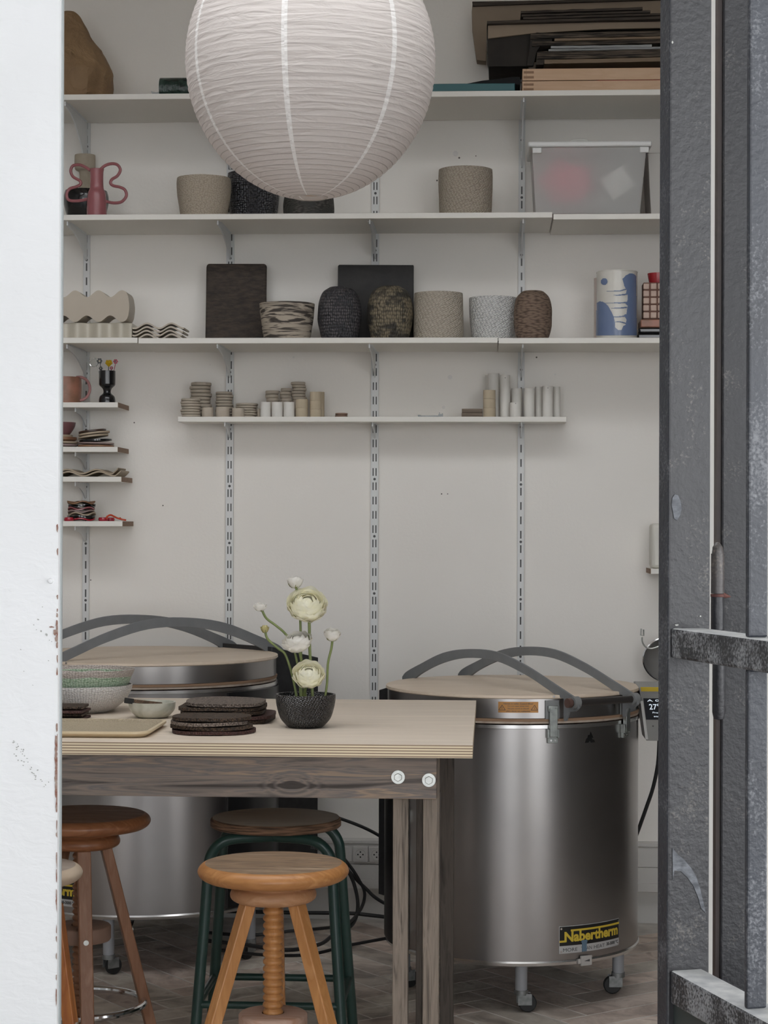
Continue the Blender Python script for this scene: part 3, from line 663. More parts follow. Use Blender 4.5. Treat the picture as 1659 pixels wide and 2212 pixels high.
def lump(cx, cy, cz, sx, sy, sz, seed, n=24):
    g = G(); vs = []; fs = []
    for i in range(n//2+1):
        th = pi*i/(n//2)
        for k in range(n):
            a = 2*pi*k/n; d = Vector((sin(th)*cos(a), sin(th)*sin(a), cos(th))); q_ = 1 + .35*mnoise.noise(d*1.7 + Vector((seed,)*3))
            vs.append((cx + d.x*sx*q_, cy + d.y*sy*q_, cz + d.z*sz*q_))
    for i in range(n//2):
        for k in range(n): fs.append((i*n+k, i*n+(k+1) % n, (i+1)*n+(k+1) % n, (i+1)*n+k))
    g.add(vs, fs); return g
solo('pink_bundle', lump(Xat(1226, Yb+.07, z2+.1), Yb+.075, z2+.12, .085, .05, .075, 3), mat('pink_cloth', (.80,.20,.27), rough=.9), 'pink bundle blurred behind the left of the storage box wall', 'bundle')
c = Xat(1335, Yb+.05, z2+.13); g = G(); g.obox((c, Yb+.06, z2+.112), ((1,0,.65),(0,1,.12),(-.65,-.1,1)), (.046,.004,.042)); solo('paper_note', g, mat('white_paper', (.88,.88,.84), rough=.8), 'white square packet seen through the storage box at right', 'packet', bevel=.004)
solo('grey_bundle', lump(Xat(1270, Yb+.15, z2+.05), Yb+.15, z2+.050, .10, .055, .036, 9), mat('grey_cloth', (.5,.5,.48), rough=.9), 'pale grey bundle filling the bottom of the storage box', 'bundle')
g = G(); x0 = Xat(1400, 6.70, z2); taper_shell(g, x0, x0+.3, x0+.012, x0+.29, 6.72, 6.95, .01, z2+.0008, Zat(1415, 330, 6.72), .004); solo('grey_tub', g, mat('pale_grey_plastic', (.42,.40,.37), rough=.5), 'dull grey tub between the storage box and the gate post', 'tub', bevel=.004)

# ------------------------------------------------------------ top shelf
BAG = mat('brown_kraft_paper', (.29,.185,.095), (.22,.135,.068), .7, scale=8, bs=1, bd=.03, bscale=10, detail=5, dist=.5)
Yg = 6.80; Xg = Xat(148, Yg, z1+.1); g = G()
def bagd(a, z, r):
    v = Vector((cos(a)*2.2, sin(a)*2.2, z*9)); c_ = mnoise.cell(Vector((cos(a)*3, sin(a)*3, z*14)))
    rdg = 1 - abs(mnoise.noise(Vector((cos(a)*2.6+4, sin(a)*2.6, z*16)))); return .98 + .09*mnoise.noise(v) - .22*max(0, rdg-.86) + .03*mnoise.noise(v*3.1)
k_ = S(6.72)
g.lathe(smooth_prof([(0,0),(84*k_,0),(90*k_,.012),(94*k_,.05),(98*k_,.09),(101*k_,.115),(95*k_,.145),(80*k_,.185),(62*k_,.215),(48*k_,.245),(34*k_,.285),(24*k_,.315),(12*k_,.33),(0,.33)], 3), (Xg, Yg, z1), 72, 0, bagd, sy=.82)
solo('paper_bag', g, BAG, 'crumpled brown paper bag at the left end of the top shelf', 'bag', smooth=25, loc=(Xg, Yg, z1))
ro = root('foil_roll', 'dark green plastic-wrapped roll beside the lantern on the top shelf', 'roll', (Xat(380, 6.72, z1), 6.72, z1))
Xa, Xb = Xat(347, 6.72, z1), Xat(440, 6.72, z1); hh = Zat(370, 166, 6.70) - z1; g = G(); n = 40; pr = []
g.tube([(Xa, 6.72, z1+hh/2+.0005), (Xb, 6.72, z1+hh/2+.0005)], hh/2, 24); part(ro, 'roll', g, mat('dark_green_film', (.006,.016,.013), (.02,.045,.035), .25, scale=40, bs=.8, bscale=30, bd=.01))
g = G(); p = [(Xa-.03, 6.70, z1+.03), (Xa-.012, 6.70, z1+.026), (Xa+.002, 6.70, z1+.03), (Xa+.002, 6.70, z1+.002), (Xa-.018, 6.70, z1+.002)]; g.prism(p, (0, .02, 0)); part(ro, 'loose_film', g, mat('clear_crumpled_film', (.34,.35,.34), rough=.3), 'loose clear film')

CARD = [mat('brown_cardboard', (.31,.24,.175), (.27,.21,.155), .85, scale=6), mat('dark_cardboard', (.075,.058,.045), (.030,.024,.020), .85, scale=12, stretch=(1,1,30)),
        mat('tan_cardboard', (.21,.155,.105), rough=.85), mat('grey_board', (.30,.31,.31), rough=.7), mat('black_cardboard', (.018,.015,.013), (.035,.029,.024), .85, scale=9)]
def corr(name, c1, c2):
    m, N, L, b = base(name, c1, .9); n = nz(N, L, 14, (1,1,22), 6, .3); L.new(ramp(N, L, n, [(.38, c2), (.62, c1)]), b.inputs['Base Color']); bump(N, L, b, n, .6, .004); return m
CORR = corr('corrugated_edges', (.13,.10,.075), (.014,.012,.010))
# two finger-jointed wooden trays
PINE = wood('pine_wood', [(.62,.44,.30),(.55,.37,.24),(.66,.475,.335)], 'X', 3, 10, .6, .06, .3, .7); PINED = wood('pine_end_grain', [(.30,.18,.11),(.25,.15,.09)], 'X', 3, 10, .7)
Yb1 = 6.63; zz = z1
for i, (ya, yb) in enumerate(((167, 191), (140.5, 166))):
    X0 = Xat(1128+i*.5, Yb1, zz); X1 = Xat(1128, Yb1, zz) + .56; hgt = (yb-ya)*S(Yb1)
    ro = root('wooden_tray', ('lower' if i == 0 else 'upper') + ' pine tray with finger joints on the top shelf', 'tray', ((X0+X1)/2, Yb1+.16, zz), 'pine trays on the top shelf')
    t = .014; g = G(); g.box(X0+t, X1-t, Yb1, Yb1+t, zz+.0004, zz+hgt); part(ro, 'front_board', g, PINE, bevel=.001)
    g = G(); g.box(X0, X1, Yb1+.30, Yb1+.30+t, zz+.0004, zz+hgt); part(ro, 'back_board', g, PINE, bevel=.001)
    for xs, xe in ((X0, X0+t), (X1-t, X1)):
        g = G(); g.box(xs, xe, Yb1, Yb1+.30, zz+.0004, zz+hgt); part(ro, 'end_board', g, PINE, bevel=.001)
    g = G(); g.box(X0+t, X1-t, Yb1+t, Yb1+.30, zz+.002, zz+.008); part(ro, 'base_panel', g, PINE)
    for k in range(2):
        z_ = zz + hgt*(.18 + .42*k); g = G(); g.box(X0+t*.3, X0+.038, Yb1-.0006, Yb1+.002, z_, z_+hgt*.2); part(ro, 'finger_joint', g, PINED, 'darker finger joint')
    zz += hgt + .0006
    if i == 0:
        g = G(); g.box(X0+.25, X1, Yb1+.004, Yb1+.2, zz-.0006, zz+.0012); solo('red_sheet', g, mat('red_paper', (.42,.04,.05), rough=.7), 'thin red sheet caught between the two pine trays', 'sheet'); zz += .0014
ztray = zz
def card(x0, ya, yb, m, label, Y=6.66, x1=1500, dep=.235, tilt=0, dx=0):
    """one sheet or bundle of sheets lying flat, its front edge between picture rows ya and yb"""
    za, zb_ = Zat(1280, yb, Y), Zat(1280, ya, Y); X0, X1 = Xat(x0, Y, za), Xat(x1, Y, za); g = G()
    n = 14; vs = []; top = []; bot = []
    for k in range(n+1):
        t_ = k/n; x = X0 + (X1-X0)*t_; s_ = tilt*(x-X0)
        top.append((x, Y + .002*sin(k*2.3+ya), zb_ + s_ + .0008*sin(k*1.7+ya))); bot.append((x, Y + .002*sin(k*2.3+ya), za + s_ + .0002))
    g.prism(top + bot[::-1], (0, dep, 0)); return solo('cardboard_sheet', g, m, label, 'cardboard', 'flattened cardboard on the top shelf', smooth=0)
LB = 'cardboard on the top shelf'
card(1176, 128, 137, CARD[2], 'bare brown cardboard sheet directly on the pine trays, lowest of the pile', tilt=.012)
card(1160, 111, 127, CORR, 'bundle of dark crumpled cardboard edges just above the lowest brown sheet', tilt=.012, x1=1490)
card(1185, 105, 109.5, CARD[3], 'lower of the two pale grey boards in the cardboard pile', Y=6.65, tilt=.012)
card(1190, 98.5, 103.5, CARD[3], 'upper of the two pale grey boards in the cardboard pile', Y=6.645, x1=1408, tilt=.004)
card(1150, 89, 98, CORR, 'dark cardboard bundle resting on the pale grey boards', tilt=.012)
card(1198, 82.5, 87.5, CARD[2], 'thin tan cardboard sheet in the middle of the pile', Y=6.65, tilt=.012)
card(1146, 71, 82, CORR, 'dark cardboard bundle directly above the thin tan sheet', tilt=.012)
card(1052, 43, 49, CARD[1], 'dark ragged sheet forming the folded edge of the long carton', Y=6.66, tilt=.018)
card(1130, 35.5, 40, CARD[1], 'short dark sheet lying on the long carton', Y=6.652, tilt=.02, x1=1470)
card(1127, 29.5, 34, CARD[1], 'ragged black-edged sheet lying under the highest short one', Y=6.65, x1=1405, tilt=.02)
card(1125, 22, 27, CARD[1], 'highest short dark sheet on top of the pile', Y=6.645, x1=1388, tilt=.02)
def flap(pts, Y, th, m, label):
    g = G(); g.prism([tuple(atY(px, py, Y)) for px, py in pts], (0, th, 0)); return solo('folded_carton', g, m, label, 'cardboard', 'flattened cardboard on the top shelf', smooth=20, bevel=.0015)
flap([(1054,52),(1100,51),(1250,48),(1440,45),(1500,44),(1500,60),(1440,62),(1146,69),(1142,143),(1130,143),(1056,144),(1055,120),(1052,110),(1053,80)], 6.70, .20, CARD[4], 'long dark folded carton hanging past the left of the trays')
flap([(1054,53),(1250,49),(1500,45),(1500,59),(1300,63),(1148,72),(1054,83)], 6.685, .012, CARD[0], 'brown flap along the upper edge of the long dark carton')
flap([(1021,4),(1150,2),(1500,-6),(1500,34),(1125,48),(1052,54),(1050,132),(1030,130),(1028,118),(1024,90),(1020,60),(1019,25)], 6.905, .06, CARD[0], 'largest brown carton at the back, drooping furthest left')
flap([(1020,3),(1150,1),(1500,-7),(1500,-3),(1150,8),(1021,13)], 6.89, .012, CARD[1], 'dark upper edge of the largest brown carton')
flap([(1146,76),(1160,70),(1196,74),(1192,92),(1170,96),(1160,110),(1152,142),(1138,142),(1143,110)], 6.672, .02, CARD[4], 'bent black cardboard corner left of the tan sheet')
flap([(1160,112),(1183,110),(1174,140),(1158,140)], 6.668, .01, CARD[1], 'small bent cardboard corner just above the pine trays')
g = G(); x0, x1 = Xat(900, 6.66, z1), Xat(1112, 6.66, z1); g.box(x0, x1, 6.605, 6.88, z1+.0004, z1+.026); solo('teal_folder', g, mat('teal_cover', (.02,.105,.115), rough=.5), 'flat teal folder on the top shelf right of the lantern', 'folder', bevel=.002)
g = G(); pts = [atY(px, py, 6.63) for px, py in ((1000,182),(1040,174),(1090,168),(1110,165),(1124,166),(1124,184))]; g.prism([(p.x, 6.63, max(p.z, z1+.0265)) for p in pts], (0, .2, 0)); solo('black_bundle', g, mat('black_cloth', (.008,.008,.009), rough=.9), 'flat black bundle lying on the teal folder', 'bundle', bevel=.003)

# ------------------------------------------------------------ paper lantern
YL = 4.7; kk = S(YL)
pc = atY(671, 132, YL); RL = 273*kk
N, L = nt(PAPER); b = N['Principled BSDF']; out = N['Material Output']
tc = N.new('ShaderNodeTexCoord'); sp = N.new('ShaderNodeSeparateXYZ'); L.new(tc.outputs['UV'], sp.inputs[0])
def mth(op, a, c=None, N=N, L=L):
    q = N.new('ShaderNodeMath'); q.operation = op
    for i, x in enumerate((a, c)):
        if x is None: continue
        if isinstance(x, (int, float)): q.inputs[i].default_value = x
        else: L.new(x, q.inputs[i])
    return q.outputs[0]
spc = .0160; turn = mth('ADD', sp.outputs['Y'], mth('MULTIPLY', sp.outputs['X'], spc))
fr = mth('FRACT', mth('MULTIPLY', turn, 1/spc)); rib = mth('LESS_THAN', mth('ABSOLUTE', mth('SUBTRACT', fr, .5)), .065)
sx = mth('FRACT', mth('ADD', mth('MULTIPLY', sp.outputs['X'], 7), .5)); wseam = mth('ADD', .022, 0)
seam = mth('LESS_THAN', mth('ABSOLUTE', mth('SUBTRACT', sx, .5)), .026)
vf = mth('DIVIDE', mth('SUBTRACT', .62, sp.outputs['Y']), .62)
m1 = N.new('ShaderNodeMix'); m1.data_type = 'RGBA'; m1.inputs[6].default_value = (.74,.69,.66,1); m1.inputs[7].default_value = (.40,.355,.33,1); nr_ = N.new('ShaderNodeTexNoise'); nr_.inputs['Scale'].default_value = 9; L.new(tc.outputs['UV'], nr_.inputs[0]); L.new(mth('MULTIPLY', rib, mth('MULTIPLY', mth('ADD', nr_.outputs[0], .25), mth('ADD', .35, mth('MAXIMUM', 0, mth('SUBTRACT', .85, mth('MULTIPLY', sp.outputs['Y'], 1.7)))))), m1.inputs[0])
m2 = N.new('ShaderNodeMix'); m2.data_type = 'RGBA'; m2.inputs[7].default_value = (.93,.91,.89,1); L.new(m1.outputs[2], m2.inputs[6]); L.new(seam, m2.inputs[0]); L.new(m2.outputs[2], b.inputs['Base Color'])
mpn = N.new('ShaderNodeMapping'); mpn.inputs['Scale'].default_value = (9, 26, 1); L.new(tc.outputs['UV'], mpn.inputs[0])
ns = N.new('ShaderNodeTexNoise'); ns.inputs['Scale'].default_value = 1.6; ns.inputs['Detail'].default_value = 5; ns.inputs['Distortion'].default_value = 1.4; L.new(mpn.outputs[0], ns.inputs[0])
bump(N, L, b, ns.outputs[0], .8, .008)
tr = N.new('ShaderNodeBsdfTranslucent'); L.new(m2.outputs[2], tr.inputs[0]); ms = N.new('ShaderNodeMixShader'); ms.inputs[0].default_value = .38
L.new(b.outputs[0], ms.inputs[1]); L.new(tr.outputs[0], ms.inputs[2]); L.new(ms.outputs[0], out.inputs[0])
ro = root('paper_lantern', 'large round white rice-paper lantern hanging above the table', 'pendant lamp', (pc.x, YL, pc.z))
g = G(); vs = []; fs = []; uvs = []; seg = 140; th0 = math.asin(.040/RL); nr = 190; arc = 0; HB, HT = 299*kk, 285*kk
rows = []
for i in range(nr+1):
    th = th0 + (pi-2*th0)*i/nr            # from the bottom
    r = RL*sin(th); z = -cos(th)*(HB if th < pi/2 else HT)
    if i: arc += sqrt((r-rows[-1][0])**2 + (z-rows[-1][1])**2)
    rows.append((r, z, arc))
for i, (r, z, a_) in enumerate(rows):
    for k in range(seg):
        u = k/seg; ph = ((a_ + u*spc)/spc) % 1.0; bulge = -.0016*(abs(ph-.5)*2)**0 + .0018*sin(pi*((ph+.5) % 1)) * -1
        a = 2*pi*u
        rr_ = r + bulge*min(1, r/.05); vs.append((pc.x + rr_*sin(a+R_(-6.3)), YL - rr_*cos(a+R_(-6.3)), pc.z + z))
for i in range(nr):
    for k in range(seg):
        l = (k+1) % seg; fs.append((i*seg+k, i*seg+l, (i+1)*seg+l, (i+1)*seg+k))
        uvs.append(((k/seg, rows[i][2]), ((k+1)/seg, rows[i][2]), ((k+1)/seg, rows[i+1][2]), (k/seg, rows[i+1][2])))
g.add(vs, fs, 0, uvs); part(ro, 'paper_shade', g, PAPER, smooth=180)
WIRE = mat('thin_steel_wire', (.55,.50,.45), rough=.4, metal=.5); zb0 = pc.z + rows[0][1]
part(ro, 'bottom_ring', G().tube([(pc.x + .040*cos(a*pi/24), YL + .040*sin(a*pi/24), zb0) for a in range(48)], .0012, 6, closed=True), WIRE)
zt0 = pc.z + rows[-1][1]
g = G(); g.tube([(pc.x-.04, YL, zt0), (pc.x-.02, YL, zt0-.05), (pc.x-.006, YL-.006, zb0+.016), (pc.x+.012, YL-.010, zb0+.016), (pc.x+.02, YL, zt0-.05), (pc.x+.04, YL, zt0)], .0013, 6); part(ro, 'wire_frame', g, WIRE)
g = G(); g.cyl((pc.x, YL, zb0+.010), (pc.x, YL, zb0+.012), .037, seg=32); part(ro, 'inside_tone_disc', g, mat('tan_inside_tone', (.52,.36,.25), rough=.8), 'added tan disc for the brownish light inside the bottom opening')  # added disc, its tan stands in for the brownish light inside
g = G(); g.cyl((pc.x, YL, zt0-.06), (pc.x, YL, ZC), .0035, seg=8); part(ro, 'cord', g, TRUNK)
g = G(); g.lathe([(0,0),(.02,.01),(.03,.035),(.022,.062),(.014,.075),(.014,.1),(0,.1)], (pc.x, YL, zt0-.16), 20); part(ro, 'bulb', g, TUBEW)

# ------------------------------------------------------------ small side shelves
Ya = 6.86
# pink mug
Xm = Xat(142, Ya, zA+.04); rm = 34*S(Ya); hm = Zat(165, 812.5, Ya-rm)-zA
ro = root('clay_mug', 'mottled pink and ochre mug at the left of the top side shelf', 'mug', (Xm, Ya, zA))
g = G(); g.lathe(vessel(smooth_prof([(rm*.93,0),(rm*.97,.004),(rm,hm*.5),(rm*.98,hm)]), .004), (Xm, Ya, zA), 40, 0, rough_disp(.03, 2, 5)); part(ro, 'body', g, PINKR, smooth=60)
pts = [(165,815),(176,815),(187,821),(193,832),(194,843),(190,854),(182,862),(170,865),(160,865)]
g = G(); g.tube(smooth_prof([tuple(atY(x, y, Ya-.005)) for x, y in pts], 4), .0050, 10); part(ro, 'handle', g, mat('matt_pink_clay', (.36,.17,.165), rough=.5), 'plain pink loop handle')
# black goblet vase with glass flowers
Yq = 6.85; pot('goblet_vase', 213.5, 249.5, 800, Yq, zA, [(1,0),(1,.10),(.88,.22),(.50,.31),(.46,.39),(.60,.47),(.95,.56),(1,.66),(1,.97),(1,1)], BLKG, 'black faceted goblet vase on the top side shelf', 'vase', amp=.012, wall=.003, seg=18, seed=4)
Xq = Xat(231.5, Yq, zA)
def glass_flower(px, py, tip, m1, m2, label, kind, r=.0065):
    c = atY(px, py, Yq); o_ = root('glass_flower', label, 'glass flower', (Xq, Yq, zA+.03), 'glass flowers in the black goblet')
    part(o_, 'stem', G().tube([(Xq + (c.x-Xq)*.25, Yq, zA+.045), (c.x, Yq, c.z-.003)], .0012, 6), m1)
    g = G()
    if kind == 'daisy':
        for k in range(6):
            a = 2*pi*k/6; g.lathe([(0,-.003),(r*.55,-.002),(r*.6,0),(r*.55,.002),(0,.003)], (0,0,0), 12); g.v[-60:] = [tuple(Matrix.Rotation(R_(90),4,'X') @ Vector(v_) + Vector((c.x + r*cos(a), Yq-.002, c.z + r*sin(a)))) for v_ in g.v[-60:]]
    elif kind == 'tulip':
        for k in range(5):
            a = 2*pi*k/5; g.tube([(c.x, Yq, c.z-.012), (c.x + .008*cos(a), Yq + .006*sin(a), c.z), (c.x + .007*cos(a), Yq+.006*sin(a), c.z+.010)], [.002, .006, .002], 8)
    part(o_, 'bloom', g, m1 if kind == 'daisy' else m2)
    if kind == 'daisy':
        g = G(); g.lathe([(0,-.003),(r*.35,-.002),(r*.4,.002),(0,.003)], (0,0,0), 10); g.xf(Matrix.Translation((c.x, Yq-.006, c.z)) @ Matrix.Rotation(R_(90), 4, 'X')); part(o_, 'flower_centre', g, m2)
YEL = mat('yellow_glass', (.62,.40,.02), rough=.15); PKG = mat('pink_glass', (.45,.08,.12), rough=.15); CRG = mat('cream_glass', (.6,.5,.36), rough=.2)
glass_flower(215.5, 780, 0, BLKG, CRG, 'black glass daisy with cream centre, left in the goblet', 'daisy')
glass_flower(218, 796, 0, BLKG, CRG, 'small black glass daisy just above the goblet rim', 'daisy', .0045)
glass_flower(235, 784, 0, BLKG, YEL, 'yellow glass bloom in the middle of the goblet', 'tulip')
glass_flower(250, 781, 0, PKG, BLKG, 'dark pink glass daisy at the right of the goblet', 'daisy', .0055)
glass_flower(241, 795, 0, PKG, CRG, 'small pink glass daisy near the goblet rim', 'daisy', .004)
m, N, L, b = base('clear_glass', (.95,.97,.97), .05); b.inputs['Transmission Weight'].default_value = 1; b.inputs['IOR'].default_value = 1.45; GLASS = m
c = atY(203, 783, Yq+.02); o_ = root('glass_disc', 'clear glass flower disc leaning out of the goblet to the left', 'glass flower', (Xq, Yq, zA+.03), 'glass flowers in the black goblet')
g = G(); g.lathe([(0,-.002),(.014,-.002),(.0165,0),(.014,.002),(0,.002)], (0,0,0), 28); g.xf(Matrix.Translation(c) @ Matrix.Rotation(R_(80), 4, 'X')); part(o_, 'disc', g, GLASS)
part(o_, 'stem', G().tube([(Xq-.005, Yq, zA+.045), (c.x+.008, Yq+.018, c.z-.012)], .001, 6), GLASS)

# uneven plates
def plate(g, X, Y, z, rx, ry, th, rim=.006, tx=0, ty=0, n=40, wav=0, waves=3, ph=0, sq=0, m=0):
    """irregular round plate with thickness; tx, ty tilt; wav ruffles the rim"""
    vs = []; fs = []; nr_ = 8
    for s_ in (0, 1):
        for i in range(nr_+1):
            t = i/nr_
            for k in range(n):
                a = 2*pi*k/n; q_ = 1 + .03*sin(2*a+ph) + .015*sin(5*a+ph*2)
                if sq: q_ *= 1/((abs(cos(a))**sq + abs(sin(a))**sq)**(1/sq))
                x, y = rx*t*cos(a)*q_, ry*t*sin(a)*q_
                zz_ = rim*max(0, (t-.6)/.4)**2 + wav*t*sin(waves*a+ph) + tx*x + ty*y + s_*th
                vs.append((X+x, Y+y, z+zz_))
    off = (nr_+1)*n
    for s_ in (0, 1):
        for i in range(nr_):
            for k in range(n):
                l = (k+1) % n; f_ = (s_*off+i*n+k, s_*off+i*n+l, s_*off+(i+1)*n+l, s_*off+(i+1)*n+k); fs.append(f_ if s_ else f_[::-1])
    for k in range(n):
        l = (k+1) % n; fs.append((nr_*n+k, nr_*n+l, off+nr_*n+l, off+nr_*n+k))
    g.add(vs, fs, m)
CPL = mat('cream_plate_clay', (.40,.32,.23), rough=.6); CDK = mat('dark_brown_plate_glaze', (.06,.032,.02), rough=.35); CMV = mat('mauve_plate_clay', (.27,.20,.185), rough=.6); COR = mat('orange_brown_plate_clay', (.26,.14,.07), (.20,.10,.055), .5, scale=30); CPK = mat('dusty_pink_glaze', (.17,.075,.08), rough=.35)
def stackplates(lst, px, Y, zb, grp, ctx):
    z = zb + .0004; n = len(lst)
    for i, (dpx, rpx, th, m_, tilt, rim, nm) in enumerate(lst):
        g = G(); X = Xat(px+dpx, Y, z); plate(g, X, Y, z + abs(tilt)*rpx*S(Y), rpx*S(Y), .058, th, rim, tx=tilt, ph=i*1.7)
        solo('uneven_plate', g, m_, '%s plate, %s of the %s' % (nm, nth(n-1-i, n), ctx), 'plate', grp, smooth=40); z += th + rim*.35 + .0022 + (abs(tilt) > .03)*.0012
stackplates([(4,39,.006,COR,0,.002,'orange-brown'),(5,38,.005,CMV,-.02,.002,'mauve-grey'),(3,36,.006,BLKG,.05,.0015,'glossy black'),(-1,33,.006,CPL,.13,.002,'cream'),(0,33,.006,CPL,.13,.002,'pale cream'),(-3,29,.006,CDK,.12,.001,'dark brown')], 203, 6.86, zB, 'uneven plates on the second side shelf', 'right stack on the side shelf')
stackplates([(0,38,.005,CMV,0,.006,'mauve-grey'),(0,38,.005,CPL,0,.006,'cream'),(0,36,.009,COR,0,.008,'brown'),(-6,34,.007,CPL,0,.004,'pale cream')], 130, 6.86, zB, 'uneven plates at the edge of the side shelf', 'left stack beside the doorway edge')
pot('small_bowl', 100, 164, 911, 6.84, zB+.041, [(.45,0),(.6,.1),(.9,.6),(1,1)], CPK, 'dusty pink bowl topping the left plate stack', 'bowl', amp=.01, wall=.004)
# wavy trays on third side shelf
WTR = mat('sand_wavy_clay', (.40,.33,.245), (.36,.29,.21), .65, scale=15); X0, X1 = Xat(90, YS+.02, zC), Xat(262, YS+.02, zC)
for i in range(2):
    g = G(); zz = zC + .0006 + .008*i; xs = -.012*i
    def zfn(u, v, zz=zz, i=i): return zz + .011*(1-cos(2*pi*(u*2.6+.61+.02*i)))*.65 + (.012*max(0, (u-.93)/.07) if u > .93 else 0)
    wavy_sheet(g, X0, X1+xs, YS+.01+.012*i, YS+.17, zfn, .005)
    solo('wavy_tray', g, WTR, ('upper' if i else 'lower') + ' sand-coloured wavy tray on the third side shelf', 'tray', 'wavy trays on the side shelf', smooth=60)
# ruffled dishes
z = zD + .0004; RF = [(mat('crimson_glaze', (.33,.015,.03), rough=.25), 'crimson', .003, 0), (BLKG, 'black', .003, 1), (WTR, 'sand-coloured', .0045, 1), (CMV, 'mauve', .003, 1), (PINK, 'glossy pink', .004, 1), (BLKG, 'glossy black', .004, 1), (COR, 'ochre brown', .0045, 1)]
for i, (m_, nm, wv, k2) in enumerate(RF):
    g = G(); X = Xat(176 + (i % 3) - 1, 6.86, z); plate(g, X, 6.86, z + wv, 30*S(6.86), .048, .0045, .001, wav=wv, waves=4, ph=i*.9+1)
    solo('ruffled_dish', g, m_, '%s ruffled dish, %s of the stack on the lowest side shelf' % (nm, nth(6-i, 7)), 'dish', 'ruffled dishes on the lowest side shelf', smooth=60); z += .0045 + wv*1.05 + .0012
for i, (px, r_, Y_, nm) in enumerate(((149, 11, 6.81, 'small crimson dish left of the ruffled stack, at the doorway edge'), (223, 11, 6.82, 'small crimson dish right of the ruffled stack'), (238, 10, 6.85, 'red dish behind the coiled orange piece'))):
    g = G(); g.lathe([(0,.0004),(r_*S(Y_)*.9,.0004),(r_*S(Y_),.006),(r_*S(Y_)*.85,.013),(0,.014)], (Xat(px, Y_, zD), Y_, zD), 24); solo('small_dish', g, RF[0][0], nm, 'dish', 'small red dishes')
pts = [(229,1122),(231,1116),(238,1113),(246,1116),(255,1120),(266,1123),(272,1125)]
g = G(); P3 = [atY(x, y-.5, YS+.03) for x, y in pts]; g.tube(smooth_prof([(p.x, YS+.03+.008*sin(i), max(p.z, zD+.004)) for i, p in enumerate(P3)], 4), .0032, 8); p = P3[4]; g.lathe([(0,-.004),(.005,0),(0,.004)], (p.x+.006, YS+.035, max(p.z, zD+.01)), 10)
solo('coiled_clay_piece', g, mat('orange_red_glaze', (.45,.05,.015), rough=.25), 'orange-red coiled clay piece at the right of the lowest side shelf', 'clay piece')

# ------------------------------------------------------------ narrow shelf: stacked discs and tubes
DG = 'clay discs on the narrow shelf'
g = G(); g.lathe([(0,0),(.93,0),(.985,.10),(1,.5),(.985,.84),(.93,.90),(.0,.92)], (0,0,0), 36, 0)
disc_me = mesh_of(g, 'clay_disc', [DISC], 50)
dark_me = mesh_of(g, 'clay_disc', [mat('brown_clay_disc', (.22,.14,.10), rough=.8)], 50)
proto = bpy.data.objects.new('clay_disc', disc_me); first = True
def discs(px0, px1, ytop, Y, n, desc, zb=None, me=None, jit=1.5, hs=None):
    global first
    zb = z4 if zb is None else zb; r = (px1-px0)/2*S(Y); zt_ = Zat((px0+px1)/2, ytop, Y-r); h = (zt_-zb)/n; z = zb + .0003
    for i in range(n):
        hi_ = h*(1 + .14*sin(i*2.1+px0)) if hs is None else h
        o = proto.copy(); sc.collection.objects.link(o)
        if me: o.data = me
        z_ = zb + .0003 + (z-zb-.0003); o.location = (Xat((px0+px1)/2 + jit*sin(i*1.9+px0), Y, z), Y + .0006*sin(i), z); q_ = 1 + .02*sin(i*3.7+px1)
        o.scale = (r*q_, r*q_, h*.995); o.rotation_euler = (0, 0, i*1.3); z += h
        tag(o, 'clay disc, %s in the %s' % (nth(n-1-i, n), desc), 'clay disc', DG)
    return z
discs(391, 433, 860, 6.875, 7, 'front stack at the narrow shelf\'s left end')
discs(411, 456, 824.5, 6.945, 10, 'tall back stack at the narrow shelf\'s left')
discs(466, 503, 845, 6.945, 9, 'stack in front of the second wall rail', jit=1)
discs(508, 556, 870, 6.925, 6, 'wide low stack right of the second rail', jit=2)
def tube_(px0, px1, ytop, Y, m, label, zb=None, name='clay_tube', cat='clay tube', grp='clay tubes on the narrow shelf', hole=False):
    zb = z4 if zb is None else zb; r = (px1-px0)/2*S(Y)*.985; X = Xat((px0+px1)/2, Y, zb); h = Zat((px0+px1)/2, ytop, Y-r)-zb-.0005; g = G()
    g.lathe([(r*.8,0),(r,0),(r,h),(r*.8,h),(r*.8,0)], (X, Y, zb+.0003), 32)
    if hole:
        o_ = root(name, label, cat, (X, Y, zb), grp); part(o_, 'tube', g, m, smooth=40); g = G(); g.lathe([(0,-.0004),(.0016,0)], (0,0,0), 10); g.xf(Matrix.Translation((X, Y-r-.0002, zb+h*.93)) @ Matrix.Rotation(R_(90), 4, 'X')); part(o_, 'peg_hole', g, DARKHOLE)
    else: solo(name, g, m, label, cat, grp, smooth=40, loc=(X, Y, zb))
    return zb+h+.0006
tube_(436, 461, 879.5, 6.87, DISC, 'short notched clay cup between the front disc stack and its neighbour', name='clay_cup', cat='clay cup')
tube_(466, 496, 879, 6.872, DISC, 'notched clay cup in front of the stack by the second rail', name='clay_cup', cat='clay cup')
tube_(501, 528, 881, 6.872, DISC, 'plain low clay cup in front of the wide disc stack', name='clay_cup', cat='clay cup')
tube_(562, 585, 868, 6.87, TUBEW, 'left of three short white tubes near the middle of the narrow shelf')
tube_(586.5, 611, 868, 6.87, TUBEW, 'middle of three short white tubes near the middle of the narrow shelf')
tube_(612, 636.5, 868, 6.87, TUBEW, 'right of three short white tubes near the middle of the narrow shelf')
tube_(556, 563, 883, 6.9, DISC, 'slim clay tube between the wide discs and the white tubes')
zt_ = tube_(575, 603, 867, 6.935, DISC, 'hidden clay cup behind the left short white tube', name='clay_cup', cat='clay cup'); discs(574, 603, 842.5, 6.935, 3, 'low stack behind the left short white tube', zb=zt_)
